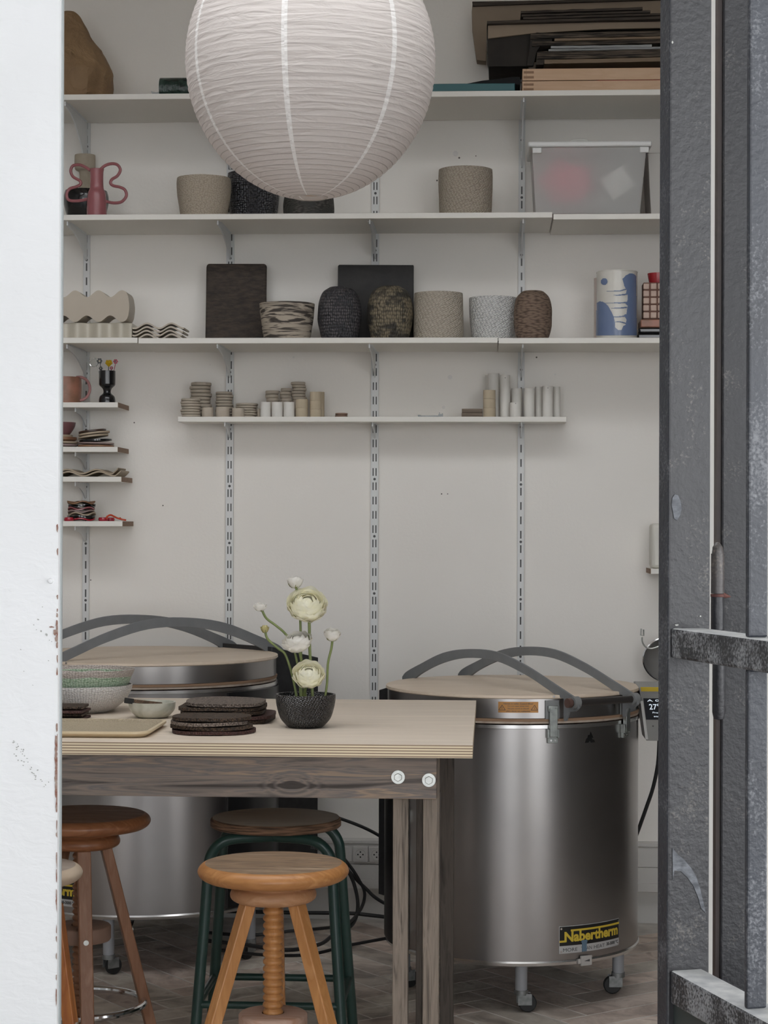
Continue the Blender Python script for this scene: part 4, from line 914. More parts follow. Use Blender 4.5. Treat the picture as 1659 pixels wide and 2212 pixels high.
zt_ = tube_(605, 629, 867, 6.935, DISC, 'hidden clay cup behind the middle short white tube', name='clay_cup', cat='clay cup'); discs(605, 629, 837.5, 6.935, 4, 'low stack behind the right short white tube', zb=zt_)
zt_ = tube_(631, 663, 863, 6.94, DISC, 'hidden clay cup carrying the tallest disc stack by the tan cups', name='clay_cup', cat='clay cup'); discs(630, 661, 824, 6.94, 6, 'stack rising behind the two tan cups', zb=zt_, jit=1.5)
zt_ = tube_(638.5, 665.5, 881, 6.872, TANB, 'lower of two tan clay cups right of the white tubes', name='clay_cup', cat='clay cup'); tube_(638.5, 665.5, 862, 6.872, TANB, 'upper of two tan clay cups right of the white tubes', zb=zt_, name='clay_cup', cat='clay cup')
for i, (yb) in enumerate((884, 865, 846)):
    zt_ = tube_(669, 695 - i*.5, yb, 6.875, TANB, 'speckled tan clay cup in the stack of three left of the bare gap, %s' % ('lowest', 'middle', 'topmost')[i], zb=zt_ if i else z4, name='clay_cup', cat='clay cup')
tube_(677, 701, 846, 6.93, TANB, 'tall tan tube behind the stack of three tan cups')
discs(723, 750, 891.5, 6.87, 2, 'brown pair lying alone on the narrow shelf', me=dark_me)
# caliper
ro = root('caliper', 'small metal sliding caliper lying on the narrow shelf', 'tool', (Xat(930, 6.87, z4), 6.87, z4)); a, b2 = Xat(904, 6.87, z4), Xat(957, 6.87, z4)
g = G(); g.box(a, b2, 6.868, 6.875, z4+.0004, z4+.006); part(ro, 'beam', g, ZINCD); g = G(); g.box(b2-.016, b2, 6.866, 6.878, z4+.0004, z4+.011); g.box(b2-.014, b2-.011, 6.868, 6.874, z4+.011, z4+.017); g.box(b2-.004, b2-.001, 6.868, 6.874, z4+.011, z4+.014); part(ro, 'sliding_jaw', g, ZINCD); g = G(); g.box(a-.002, a+.008, 6.866, 6.877, z4+.0004, z4+.008); part(ro, 'fixed_jaw', g, ZINCD)
BLKW = wood('weathered_block', [(.20,.16,.125),(.14,.11,.085),(.23,.18,.14)], 'X', 8, 12, .8)
for i in range(2):
    g = G(); a, b2 = Xat(997, 6.86, z4), Xat(1042, 6.86, z4); hh = 9.2*S(6.86); g.box(a + .001*i, b2, 6.86, 6.93, z4+.0003+hh*i, z4+hh*(i+1)-.0004); solo('wood_block', g, BLKW, ('upper' if i else 'lower') + ' weathered wooden block left of the tan cups', 'wood block', bevel=.001)
zt_ = z4
for i, yb in enumerate((881, 861, 842)):
    zt_ = tube_(1043.5, 1071 - .3*i, yb, 6.868, TANB, 'tan clay cup in the stack of three in front of the tall white tubes, %s' % ('lowest', 'middle', 'topmost')[i], zb=zt_, name='clay_cup', cat='clay cup')
tube_(1048, 1068, 810, 6.965, TUBEW, 'slim tall white tube furthest back behind the tan cups')
tube_(1053.5, 1078.5, 806, 6.93, TUBEW, 'tallest white tube, right behind the tan cups')
tube_(1080, 1102, 809.5, 6.90, TUBEW, 'tall white tube with a peg hole, second from the tan cups', hole=True)
tube_(1101, 1126, 869, 6.86, TUBEW, 'lowest short white tube with a peg hole, in front of the right wall rail', hole=True); tube_(1103.5, 1128, 838.5, 6.93, TUBEW, 'medium white tube standing behind the lowest short white tube')
tube_(1131, 1155, 838, 6.89, TUBEW, 'medium white tube just right of the right wall rail')
tube_(1155.5, 1172, 835, 6.93, TUBEW, 'narrow white tube, third from the right end of the narrow shelf')
tube_(1171.5, 1194.5, 833, 6.89, TUBEW, 'medium white tube with a peg hole near the shelf end', hole=True); tube_(1195, 1210, 835, 6.92, TUBEW, 'narrow white tube closest to the right end of the narrow shelf')

# ------------------------------------------------------------ table
ZT = .905
pf = atZ(1018, 1610, ZT); YTF = pf.y; YTB = atZ(1031, 1513, ZT).y; XTR = (pf.x + atZ(1031, 1513, ZT).x)/2; XTL = -1.75; th = .029
def weathered():
    m, N, L, b = base('weathered_timber', (.2,.17,.15), .8); tc = N.new('ShaderNodeTexCoord'); mp = N.new('ShaderNodeMapping')
    L.new(tc.outputs['Object'], mp.inputs[0]); mp.inputs['Scale'].default_value = (2.2, 2.2, 44)
    kx = N.new('ShaderNodeVectorMath'); kx.operation = 'SUBTRACT'; L.new(tc.outputs['Object'], kx.inputs[0]); kc = atY(630, 1695, 4.45); kx.inputs[1].default_value = (kc.x - KX0, kc.y - 4.45, kc.z - KZ0)
    ks = N.new('ShaderNodeVectorMath'); ks.operation = 'MULTIPLY'; L.new(kx.outputs[0], ks.inputs[0]); ks.inputs[1].default_value = (1/.06, 0, 1/.028)
    ln = N.new('ShaderNodeVectorMath'); ln.operation = 'LENGTH'; L.new(ks.outputs[0], ln.inputs[0])
    n1 = N.new('ShaderNodeTexNoise'); n1.inputs['Scale'].default_value = 1.1; n1.inputs['Detail'].default_value = 8; n1.inputs['Distortion'].default_value = 1.3; L.new(mp.outputs[0], n1.inputs[0])
    M = lambda op, a, c=None: mth(op, a, c, N, L)
    near = M('SUBTRACT', 1, M('MINIMUM', M('DIVIDE', ln.outputs['Value'], 1.5), 1)); rings = M('MULTIPLY', M('ADD', M('SINE', M('MULTIPLY', M('ADD', ln.outputs['Value'], M('MULTIPLY', n1.outputs[0], .8)), 16)), -.5), .12)
    f = M('ADD', n1.outputs[0], M('MULTIPLY', near, rings)); core = M('MULTIPLY', M('LESS_THAN', ln.outputs['Value'], .3), .25); f = M('SUBTRACT', f, core)
    L.new(ramp(N, L, f, [(.30, (.055,.045,.04)), (.41, (.15,.128,.115)), (.50, (.25,.20,.165)), (.56, (.155,.14,.135)), (.64, (.34,.25,.18)), (.72, (.20,.165,.14))]), b.inputs['Base Color']); bump(N, L, b, f, .6, .004); return m
xa1 = Xat(943, 4.45, .84); zap0 = Zat(700, 1724, 4.45); KX0 = (XTL+.08+xa1)/2; KZ0 = zap0
WTH = weathered(); LEGW = wood('weathered_leg_timber', [(.085,.07,.058),(.20,.165,.135),(.26,.215,.175),(.14,.115,.095)], 'Z', 5, 18, .8, .5, .3, .7); LEGD = wood('shaded_leg_timber', [(.045,.037,.032),(.10,.083,.07),(.07,.058,.05)], 'Z', 5, 12, .8, .5)  # second leg timber is a darker copy with under-table shade in its colour
ro = root('work_table', 'work table with a pale plywood top on weathered grey timber legs', 'table', ((XTL+XTR)/2, (YTF+YTB)/2, 0)); LOC_ = LOC[ro.name]
g = G(); g.box(XTL, XTR, YTF, YTB, ZT-th, ZT); 
for i, f in enumerate(g.f): g.m[i] = 0 if i < 2 else 1
o = part(ro, 'tabletop', g, [TABLEP, PLYE], smooth=0); 
APY = 4.45
g = G(); g.box(XTL+.08, xa1, APY, APY+.035, zap0, ZT-th-.0005)
me = mesh_of(g, 'apron', [WTH], 0); me.transform(Matrix.Translation((-KX0, -APY, -KZ0))); o = link(bpy.data.objects.new('apron', me)); o.parent = ro; o.location = Vector((KX0, APY, KZ0)) - LOC_; bev(o, .0015); o['label'] = 'weathered grey plank with a knot'
g = G(); g.box(XTL+.08, xa1, YTB-.075, YTB-.04, zap0, ZT-th-.0005); part(ro, 'apron', g, WTH, 'rear weathered plank', bevel=.0015, smooth=0)
for (p0, p1, Y, dp, m_) in ((848, 881, 4.487, .05, LEGW), (913, 948, 4.487, .06, LEGW), (899, 912, 5.36, .06, LEGD), (951, 980, 5.36, .06, LEGD)):
    g = G(); a, b2 = Xat(p0, Y, .5), Xat(p1, Y, .5); g.box(a, b2, Y, Y+dp, .0, ZT-th-.0005); part(ro, 'leg', g, m_, 'weathered leg post' if m_ is LEGW else 'rear leg post with under-table shade in its colour', bevel=.002, smooth=0)
for Y in (4.487, 5.36):
    g = G(); g.box(XTL+.12, XTL+.16, Y, Y+.06, 0, ZT-th-.0005); part(ro, 'leg', g, LEGW, bevel=.002, smooth=0)
a, b2 = Xat(950, 4.55, .84), 0
g = G(); xq = XTR-.075; g.box(xq-.035, xq, 4.487+.062, 5.359, zap0+.0, ZT-th-.0005); part(ro, 'side_rail', g, LEGD, bevel=.002, smooth=0)
for (px, py) in ((860, 1678.5), (926.5, 1685)):
    c = atY(px, py, APY); g = G(); g.lathe([(0,-.003),(.0152,-.003),(.0155,-.0015),(.0155,0)], (0,0,0), 32); g.xf(Matrix.Translation((c.x, APY, c.z)) @ Matrix.Rotation(R_(-90), 4, 'X')); 
    for i, v in enumerate(g.v): g.v[i] = (v[0], APY - abs(v[1]-APY), v[2])
    wsh = part(ro, 'washer', g, ZINC); g = G(); n = 6; g.prism([(c.x + .0095*cos(pi/6+k*pi/3), APY-.009, c.z + .0095*sin(pi/6+k*pi/3)) for k in range(6)], (0, .0065, 0)); LOC[wsh.name] = LOC_; part(wsh, 'bolt_head', g, ZINC, bevel=.001)

# objects on the table
def slabstack(px, Y, rx, ry, lst, th, grp, ctx, nm, sq=0, zb=ZT):
    n = len(lst); z = zb + .0004; X0 = Xat(px, Y, zb)
    for i, (m_, dx, dy, sx_, word) in enumerate(lst):
        g = G(); plate(g, X0+dx, Y+dy, z, rx*sx_, ry*sx_, th*.8, th*.15, ph=i*2.3, wav=.0008, waves=3, sq=sq); solo(nm, g, m_, '%s slab plate, %s of the %s' % (word, nth(n-1-i, n), ctx), 'plate', grp, smooth=50); z += th*1.02
slabstack(456, 4.645, .098, .085, [(SLR,.006,0,1.0,'dark reddish-brown'),(SLB,.002,.002,.98,'black-brown'),(SLG,-.004,.0,.95,'bronze-edged dark'),(SLB,.0,.004,.93,'dark brown textured')], .0098, 'front stack of dark slab plates', 'front stack on the table', 'slab_plate')
slabstack(488, 4.935, .105, .108, [(SLB,.012,0,1.0,'black'),(SLR,.014,0,1.02,'reddish-black'),(SLB,-.004,0,1.0,'dark'),(SLB,-.006,-.002,.98,'blackish'),(SLG,-.001,.004,.93,'grey-bronze textured')], .0098, 'back stack of dark slab plates', 'back stack on the table', 'slab_plate', sq=4)
for i in range(4):
    g = G(); z = ZT + .0004 + .009*i; xr_ = Xat(187 - (i % 2)*4, 4.93, z); g.obox((xr_-.11, 4.93+.01*(i % 2), z+.0035), ((1,.05*((i % 2)*2-1),0),(-.05*((i % 2)*2-1),1,0),(0,0,1)), (.11,.05,.0033)); solo('dark_slab', g, SLB if i % 2 else SLR, 'flat dark slab, %s of the pile by the doorway edge' % nth(3-i, 4), 'slab', 'dark slabs at the left of the table', bevel=.002)
# cream tray
TRAY = rope('pale_yellow_embossed_glaze', (.50,.42,.29), (.42,.345,.235), 60, 60, .4, .7, .35, .5, .002)
TRAYE = mat('buff_tray_edge', (.62,.51,.34), rough=.45)
g = G(); X0, X1, Y0_, Y1_ = -1.12, Xat(343, 4.65, ZT), 4.50, 4.80
def rrxy(x0, x1, y0, y1, r, z):
    o_ = []
    for cx, cy, a0 in ((x1-r, y1-r, 0), (x0+r, y1-r, 90), (x0+r, y0+r, 180), (x1-r, y0+r, 270)):
        for k in range(6): a = R_(a0+18*k); o_.append((cx+r*cos(a), cy+r*sin(a), z))
    return o_
lv = [rrxy(X0+.012, X1-.012, Y0_+.012, Y1_-.012, .03, ZT+.0004), rrxy(X0, X1, Y0_, Y1_, .04, ZT+.010), rrxy(X0, X1, Y0_, Y1_, .04, ZT+.015), rrxy(X0+.008, X1-.008, Y0_+.008, Y1_-.008, .034, ZT+.015), rrxy(X0+.02, X1-.02, Y0_+.02, Y1_-.02, .03, ZT+.0085)]
vs = [p for l in lv for p in l]; nn = 24; fs = [tuple(range(nn))[::-1], tuple(4*nn+k for k in range(nn))]; ms_ = [1, 0]
for i in range(4):
    for k in range(nn): fs.append((i*nn+k, i*nn+(k+1) % nn, (i+1)*nn+(k+1) % nn, (i+1)*nn+k)); ms_.append(0 if i == 3 else 1)
g.add(vs, fs); g.m = ms_
TR2 = slate('embossed_tray_glaze', (.47,.395,.28), (.40,.33,.23))
solo('shallow_tray', g, [TR2, TRAYE], 'shallow rectangular cream tray with embossed centre at the table front', 'tray', smooth=50)
# bowls
zb_ = ZT
for i, (m_, nm, rtop, dz) in enumerate(((WBOWL, 'white basket-textured bowl, lowest of the nested three', .128, 0), (GREENG, 'green and white basket-textured bowl between the other two', .126, .030), (PBOWL, 'pale mauve-beige textured bowl with glossy inside, topmost of three', .131, .056))):
    g = G(); X = Xat(180, 5.13, ZT+.08); h = .072 if i < 2 else .056
    g.lathe(vessel(smooth_prof([(rtop*.48,0),(rtop*.62,.006),(rtop*.86,h*.42),(rtop*.97,h*.78),(rtop,h)]), .004), (X + .001*i, 5.13, ZT+.0006+dz), 72, 0, rough_disp(.01, 3, i)); solo('nested_bowl', g, m_, nm, 'bowl', 'nested bowls on the table', smooth=60, loc=(X, 5.13, ZT+.0006+dz))
# small bowl with charred stick
Xs = Xat(329, 4.985, ZT); g = G(); g.lathe(vessel(smooth_prof([(.030,0),(.042,.004),(.056,.020),(.060,.040)]), .005), (Xs, 4.985, ZT+.0004), 48, 0, rough_disp(.06, 1.6, 8)); solo('small_bowl', g, MARB, 'small marbled grey-green bowl between nested bowls and slab plates', 'bowl', smooth=60, loc=(Xs, 4.985, ZT))
p0, p1 = atY(270, 1513, 4.94), atY(349, 1534, 4.99); p1.z = max(p1.z, ZT+.033); ro = root('charred_stick', 'wooden stick with a charred end resting across the small marbled bowl', 'stick', p1)
d_ = (p1-p0).normalized(); sd = d_.cross(Vector((0,0,1))).normalized(); u_ = sd.cross(d_)
g = G(); g.obox(p0.lerp(p1, .6), (d_, sd, u_), ((p1-p0).length*.4, .005, .0055)); part(ro, 'stick', g, wood('scorched_wood', [(.20,.12,.07),(.07,.045,.03),(.28,.17,.10)], 'X', 14, 8, .7), bevel=.001)
g = G(); g.obox(p0.lerp(p1, .11), (d_, sd, u_), ((p1-p0).length*.11, .0062, .0068)); part(ro, 'charred_end', g, SLABK, 'charred black end', bevel=.001)
# black bowl and ranunculus
YB = 4.785; XB = Xat(660, YB, ZT+.04); rb = 65*S(YB); hb = .080
ro = root('flower_bowl', 'black basket-textured bowl holding the white flowers', 'bowl', (XB, YB, ZT))
g = G(); g.lathe(vessel(smooth_prof([(rb*.56,0),(rb*.66,.006),(rb*.84,hb*.28),(rb*.96,hb*.62),(rb,hb*.85),(rb*.995,hb)]), .005), (XB, YB, ZT+.0004), 72, 0, rough_disp(.012, 3, 2)); part(ro, 'bowl', g, BLKBOWL, smooth=60)
g = G(); g.lathe([(0,0),(rb*.92,0),(rb*.92,-.002),(0,-.002)], (XB, YB, ZT+.068), 32); part(ro, 'water', g, mat('dark_water', (.16,.17,.17), rough=.05), smooth=20)
PETAL = mat('cream_petal', (.93,.90,.72), (.94,.92,.82), .6, scale=40); PETALW = mat('white_petal', (.88,.85,.79), (.92,.90,.86), .6, scale=40)
for m_ in (PETAL, PETALW):
    N, L = m_.node_tree.nodes, m_.node_tree.links; t_ = N.new('ShaderNodeBsdfTranslucent'); t_.inputs[0].default_value = (.95,.93,.80,1) if m_ is PETAL else (.93,.91,.87,1); x_ = N.new('ShaderNodeMixShader'); x_.inputs[0].default_value = .42
    L.new(N['Principled BSDF'].outputs[0], x_.inputs[1]); L.new(t_.outputs[0], x_.inputs[2]); L.new(x_.outputs[0], N['Material Output'].inputs[0])
STEM = mat('flower_stem_green', (.22,.26,.09), (.16,.20,.07), .5, scale=30); SEPAL = mat('sepal_green', (.25,.26,.10), rough=.6)
def petals(R, layers, tilt, az, seed, flat=.8, flare=1.0):
    """overlapping cupped petals around an axis; returns mesh centred on the flower head"""
    g = G(); q = random.Random(seed)
    for L_i in range(-3 if layers > 4 else 0, layers):
        t = max(0, (L_i+1)/layers); rho = R*(.46 + .54*t); thm = R_(154 - 54*t**1.1); npet = 4 + int(5*t); up = 0
        if L_i < 0: rho = R*(.44 + .11*L_i); thm = R_(168 - 4*L_i); up = -R*.09*L_i
        for k in range(npet):
            a0 = 2*pi*(k + .37*L_i)/npet + q.uniform(-.15,.15); half = pi/npet*1.7; rs = rho*(1+q.uniform(-.04,.04)); tm = thm*(1+q.uniform(-.06,.04)); ph = q.random()*6
            vs = []; fs = []; ns_, nt_ = 10, 8
            for i in range(nt_+1):
                tt = i/nt_
                for j in range(ns_+1):
                    s_ = -1 + 2*j/ns_; th_ = R_(25) + (tm*(1-.16*s_*s_) - R_(25))*tt; a = a0 + half*s_*(1-.10*tt)
                    r_ = rs*(1 + .035*tt*sin(5*s_+ph) + (.13*flare*t*tt**3)) - .004*R/.045*k/npet*0
                    vs.append((r_*sin(th_)*cos(a), r_*sin(th_)*sin(a), -r_*cos(th_)*flat + up))
            for i in range(nt_):
                for j in range(ns_): fs.append((i*(ns_+1)+j, i*(ns_+1)+j+1, (i+1)*(ns_+1)+j+1, (i+1)*(ns_+1)+j))
            g.add(vs, fs)
    g.xf(Matrix.Rotation(az, 4, 'Z') @ Matrix.Rotation(tilt, 4, 'X')); return g
def flower(px, py, Rpx, stem, label, layers, tilt, m_, seed, flat=.8, az=0, Y=YB-.01, bud=False, flare=1):
    c = atY(px, py, Y); rt = root('ranunculus', label, 'flower', (XB, YB, ZT+.03), 'white ranunculus flowers in the black bowl')
    P3 = [atY(x, y, Y + (YB-Y)*i/(len(stem)-1)) for i, (x, y) in enumerate(stem)]; P3[-1].z = ZT + .064; P3.append(Vector((XB + (P3[-1].x-XB)*.6, YB, ZT+.012)))
    part(rt, 'stem', G().tube(smooth_prof([tuple(p) for p in P3], 6), 3.3*S(Y) if not bud else 2.7*S(Y), 10), STEM, smooth=60)
    g = petals(Rpx*S(Y), layers, tilt, az, seed, flat, flare); g.xf(Matrix.Translation(c)); part(rt, 'blossom', g, m_, smooth=80)
    if bud:
        g = G(); q = random.Random(seed)
        for k in range(5):
            a = 2*pi*k/5; Rr = Rpx*S(Y)*1.06; vs = []
            for i in range(5):
                for s_ in (-1, 0, 1):
                    th_ = R_(5 + 20*i); aa = a + s_*.42*(1-i/4.5); vs.append((Rr*sin(th_)*cos(aa), Rr*sin(th_)*sin(aa), -Rr*cos(th_)*flat))
            g.add(vs, [(i*3+j, i*3+j+1, i*3+j+4, i*3+j+3) for i in range(4) for j in range(2)])
        g.xf(Matrix.Translation(c) @ Matrix.Rotation(az, 4, 'Z') @ Matrix.Rotation(tilt, 4, 'X')); part(rt, 'sepals', g, SEPAL, smooth=80)
flower(663, 1306, 40, [(667,1330),(668,1345),(669,1400),(672,1450),(675,1500)], 'largest cream ranunculus, fully open, above the others', 9, R_(48), PETAL, 1, .82, R_(8))
flower(642, 1384, 30, [(645,1395),(650,1420),(655,1450),(660,1500)], 'white half-open ranunculus in the middle of the bunch', 6, R_(30), PETALW, 2, .80, R_(-12), Y=YB-.02)
flower(667, 1457, 32, [(664,1470),(660,1485),(656,1500)], 'cream open ranunculus lowest in the bunch, just above the bowl', 8, R_(50), PETAL, 3, .80, R_(5), Y=YB-.045)
flower(637, 1254, 16, [(639,1265),(641,1275),(648,1330),(650,1400),(652,1500)], 'small white ranunculus bud at the very top', 3, R_(8), PETALW, 4, 1.05, bud=True, Y=YB+.012)
flower(562, 1309, 13, [(565,1315),(575,1335),(597,1352),(617,1370),(634,1400),(645,1450),(650,1500)], 'small white ranunculus bud leaning furthest left', 3, R_(15), PETALW, 5, .85, bud=True)
flower(572, 1356, 8.5, [(573,1362),(578,1380),(600,1400),(615,1412),(626,1440),(635,1475),(642,1500)], 'tiny pointed yellowish bud below the leftmost bud', 2, R_(0), mat('yellow_green_bud', (.50,.44,.20), rough=.6), 6, 1.35, bud=True)
flower(718, 1368, 17, [(718,1380),(716,1400),(709,1430),(707,1460),(706,1480),(700,1500)], 'round white ranunculus bud on the right-hand stem', 4, R_(25), PETALW, 7, 1.0, bud=True, az=R_(20))

# ------------------------------------------------------------ lettering
def text_geo(s, size, bold=0.0):
    cu = bpy.data.curves.new('t', 'FONT'); cu.body = s; cu.size = size; cu.offset = bold; cu.resolution_u = 3; cu.align_x = 'LEFT'
    o = bpy.data.objects.new('t', cu); sc.collection.objects.link(o); bpy.context.view_layer.update()
    me = bpy.data.meshes.new_from_object(o.evaluated_get(bpy.context.evaluated_depsgraph_get()))
    vs = [tuple(v.co) for v in me.vertices]; fs = [tuple(p.vertices) for p in me.polygons]
    bpy.data.objects.remove(o); bpy.data.curves.remove(cu); bpy.data.meshes.remove(me)
    if not vs: return [], [], (0,0,0,0)
    xs = [v[0] for v in vs]; ys = [v[1] for v in vs]
    return [(x, y) for x, y, _ in vs], fs, (min(xs), max(xs), min(ys), max(ys))
def text_fit(s, x0, x1, y0, y1, bold=0.0):
    v, f, bb = text_geo(s, .1, bold); sx = (x1-x0)/(bb[1]-bb[0]); sy = (y1-y0)/(bb[3]-bb[2])
    return [((x-bb[0])*sx + x0, (y-bb[2])*sy + y0) for x, y in v], f

# ------------------------------------------------------------ kilns
YELM = mat('sign_yellow', (.58,.42,.04), rough=.5); PLATEB = mat('sign_black', (.008,.008,.008), rough=.4); PLATES = mat('sign_silver', (.50,.50,.50), rough=.4, metal=.3); INK = mat('sign_ink', (.06,.06,.06), rough=.6)
LABO = mat('orange_metal_label', (.36,.17,.045), rough=.35, metal=.35); FIBRE = mat('kiln_fibre_seal', (.50,.42,.35), (.36,.28,.22), .9, scale=30, bs=.4, bscale=100); SEALB = mat('brown_seal_edge', (.30,.19,.12), rough=.9)
LATCH = mat('worn_latch_zinc', (.34,.36,.34), (.24,.255,.245), .4, .8, scale=60)
BLACKG = mat('black_sheet_jacket', (.014,.014,.015), rough=.28)
def kiln(cx, cy, R, zb, zrim, zlb, zlt, al, k, label, ho=.115, hw_=.155, tin=-.012, tout=-.045, poff=0.0):
    cur = [al]
    ro = root('pottery_kiln', label, 'kiln', (cx, cy, 0)); C0 = Vector((cx, cy, 0))
    d = Vector((sin(al), -cos(al), 0)); e = Vector((cos(al), sin(al), 0))
    def W(s, z, r=.001, az0=None):
        a = (cur[0] if az0 is None else az0) + s/R; return (cx + (R+r)*sin(a), cy - (R+r)*cos(a), z)
    def wrapbox(g, s0, s1, z0, z1, r0, r1, az0=None, m=0, n=8):
        vs = []; 
        for i in range(n+1):
            s = s0 + (s1-s0)*i/n; vs += [W(s, z0, r0, az0), W(s, z1, r0, az0), W(s, z1, r1, az0), W(s, z0, r1, az0)]
        fs = [(3,2,1,0), (4*n, 4*n+1, 4*n+2, 4*n+3)]
        for i in range(n):
            for j in range(4): fs.append((4*i+j, 4*i+(j+1) % 4, 4*i+4+(j+1) % 4, 4*i+4+j))
        return g.add(vs, fs, m)
    g = G(); g.lathe([(0,zb+.004),(R-.01,zb+.004),(R,zb+.008),(R,zrim-.004),(R-.004,zrim),(R-.06,zrim),(0,zrim)], (cx, cy, 0), 128); body = part(ro, 'body', g, STEEL)
    g = G(); g.lathe([(R-.004,zb-.004),(R+.003,zb-.004),(R+.004,zb+.004),(R+.001,zb+.009)], (cx,cy,0), 96); part(ro, 'steel_trim', g, STEELB); g = G(); g.lathe([(R-.002,zrim-.014),(R+.003,zrim-.012),(R+.003,zrim-.002),(R-.006,zrim+.002)], (cx,cy,0), 96); part(ro, 'steel_trim', g, STEELB)
    g = G(); g.lathe([(R-.03,zrim+.002),(R+.001,zrim+.002),(R+.001,zrim+(zlb-zrim)*.45),(R-.006,zrim+(zlb-zrim)*.5)], (cx,cy,0), 96, 0, rough_disp(.004,6,1)); part(ro, 'seal', g, FIBRE, 'pale fibre seal')
    g = G(); g.lathe([(R-.03,zlb-.009),(R+.002,zlb-.009),(R+.003,zlb-.002),(R-.01,zlb)], (cx,cy,0), 96); part(ro, 'seal', g, SEALB, 'brown seal edge')
    zs = zlt-.011; g = G(); g.lathe([(R-.05,zlb),(R-.001,zlb),(R-.001,zs),(0,zs)], (cx,cy,0), 128); lid = part(ro, 'lid', g, STEEL)
    g = G(); g.lathe([(0,zs+.0005),(R+.003,zs+.0005),(R+.005,zs+.003),(R+.004,zlt-.001),(R,zlt),(0,zlt)], (cx,cy,0), 128); disc = part(lid, 'lid_board', g, BIRCH, 'round plywood board on the lid')
    # lifting arms
    outer = [(-.424,.0),(-.40,.018),(-.33,.045),(-.205,.088),(-.076,.107),(.067,.1065),(.205,.075),(.338,.030),(.427,-.001),(.447,-.015),(.447,-.032),(.432,-.042)]
    inner = [(.405,-.045),(.392,-.072),(.383,-.072),(.383,-.010),(.36,-.007),(.30,.016),(.205,.048),(.067,.079),(-.076,.080),(-.205,.057),(-.33,.012),(-.395,-.03),(-.42,-.05)]
    ol = smooth_prof(outer[:9], 5) + outer[9:] + inner[:4] + smooth_prof(inner[4:12], 5) + inner[12:]
    for sgn in (-1, 1):
        o_ = C0 + e*(.11*k*sgn - .004); g = G(); g.prism([tuple(o_ + d*(a*k) + Vector((0,0,zlt + z*k + (0 if z > -.03 or a < 0 else 0)))) for a, z in ol], tuple(e*.008)); part(ro, 'lifting_arm', g, GREYP, smooth=25, bevel=.001)
    hz = zlt - .017*k; hc = C0 + d*(.43*k); hb_ = part(ro, 'handle_bar', G().cyl(tuple(hc - e*(.128*k) + Vector((0,0,hz))), tuple(hc + e*(.128*k) + Vector((0,0,hz))), .0105*k, seg=20), mat('dark_handle_rod', (.045,.04,.038), rough=.35, metal=.3))
    g = G(); g.cyl(tuple(hc - e*(.139*k) + Vector((0,0,hz))), tuple(hc - e*(.127*k) + Vector((0,0,hz))), .0135*k, .0135*k, 24); part(hb_, 'end_cap', g, mat('rusty_brown_cap', (.10,.055,.045), rough=.5), 'brown end cap')
    for sgn in (-1, 1): part(hb_, 'collar', G().cyl(tuple(hc + e*((.11*sgn-.012)*k) + Vector((0,0,hz))), tuple(hc + e*((.11*sgn+.010)*k) + Vector((0,0,hz))), .0175*k, seg=24), GREYM)
    # latches
    for sgn in (-1, 1):
        az = al + sgn*R_(20.6); g = G(); wrapbox(g, -.020, .020, zlb-.002, zs-.004, .0, .005, az); pl = part(ro, 'lid_strap', g, GREYM, bevel=.0005)
        g = G(); wrapbox(g, -.011, .011, zlb-.052, zlb+.030, .006, .018, az, n=2); wrapbox(g, -.015, .015, zlb-.070, zlb-.045, .0, .010, az, n=2); wrapbox(g, -.014, .014, zlb+.02, zlb+.036, .005, .013, az, n=2); wrapbox(g, -.017, -.011, zlb-.055, zlb-.030, .0, .016, az, n=1); wrapbox(g, .011, .017, zlb-.055, zlb-.030, .0, .016, az, n=1); lt = part(ro, 'latch', g, LATCH, bevel=.001)
        g = G()
        for s_, z_ in ((-.006, zlb-.062), (.006, zlb-.062), (-.006, zlb+.028), (.006, zlb+.028), (.004, zlb+.062)):
            r0 = .0105 if z_ < zlb else .0125
            if z_ > zlb+.05: r0 = .005
            c0 = Vector(W(s_, z_, r0-.001, az)); c1 = Vector(W(s_, z_, r0+.002, az)); g.cyl(tuple(c0), tuple(c1), .003, seg=10)
        part(lt, 'screws', g, STEELB)
    # rear housing and hinges
    g = G(); hx = [(-.335, .17), (-.335-.13*k, .15)]; pts = []
    top_in, top_out, bot = zlt+tin, zlt+tout, .215
    b0 = C0 - d*(R-.02); b1 = C0 - d*(R+ho); wv = e*hw_
    vs = [b0-wv, b0+wv, b1+wv, b1-wv]; vv = [tuple(p + Vector((0,0,bot))) for p in vs] + [tuple(p + Vector((0,0,z_))) for p, z_ in zip(vs, (top_in, top_in, top_out, top_out))]
    g.add(vv, [(0,3,2,1),(4,5,6,7),(0,1,5,4),(1,2,6,5),(2,3,7,6),(3,0,4,7)]); hs = part(ro, 'switch_housing', g, BLACKM, 'tall black housing at the back', bevel=.002)
    g = G(); wrapbox(g, R_(91)*R, R_(269)*R, zb+.012, zrim-.016, .0005, .008, al, n=60); jk = part(ro, 'rear_jacket', g, BLACKG, 'black sheet jacket around the rear half')
    g = G(); s_e = R_(269)*R
    for z_ in [zb+.055+.108*q for q in range(6)]: wrapbox(g, s_e-.012, s_e-.001, z_, z_+.022, .008, .017, al, n=1); wrapbox(g, s_e-.008, s_e-.003, z_+.020, z_+.034, .008, .020, al, n=1)
    part(jk, 'clasps', g, ZINC, 'small metal clasps')
    g = G()
    for z_ in (zlt-.045, zlt-.13, .62, .50, .40, .29):
        c0 = b0 - wv*1.0 + (b1-b0)*.25; g.obox(tuple(c0 - e*.003 + Vector((0,0,z_))), (d, e, (0,0,1)), (.010, .005, .012)); g.obox(tuple(c0 - e*.005 - d*.012 + Vector((0,0,z_+.008))), (d, e, (0,0,1)), (.004, .005, .004))
    part(hs, 'clasps', g, ZINCD, 'small metal clasps')
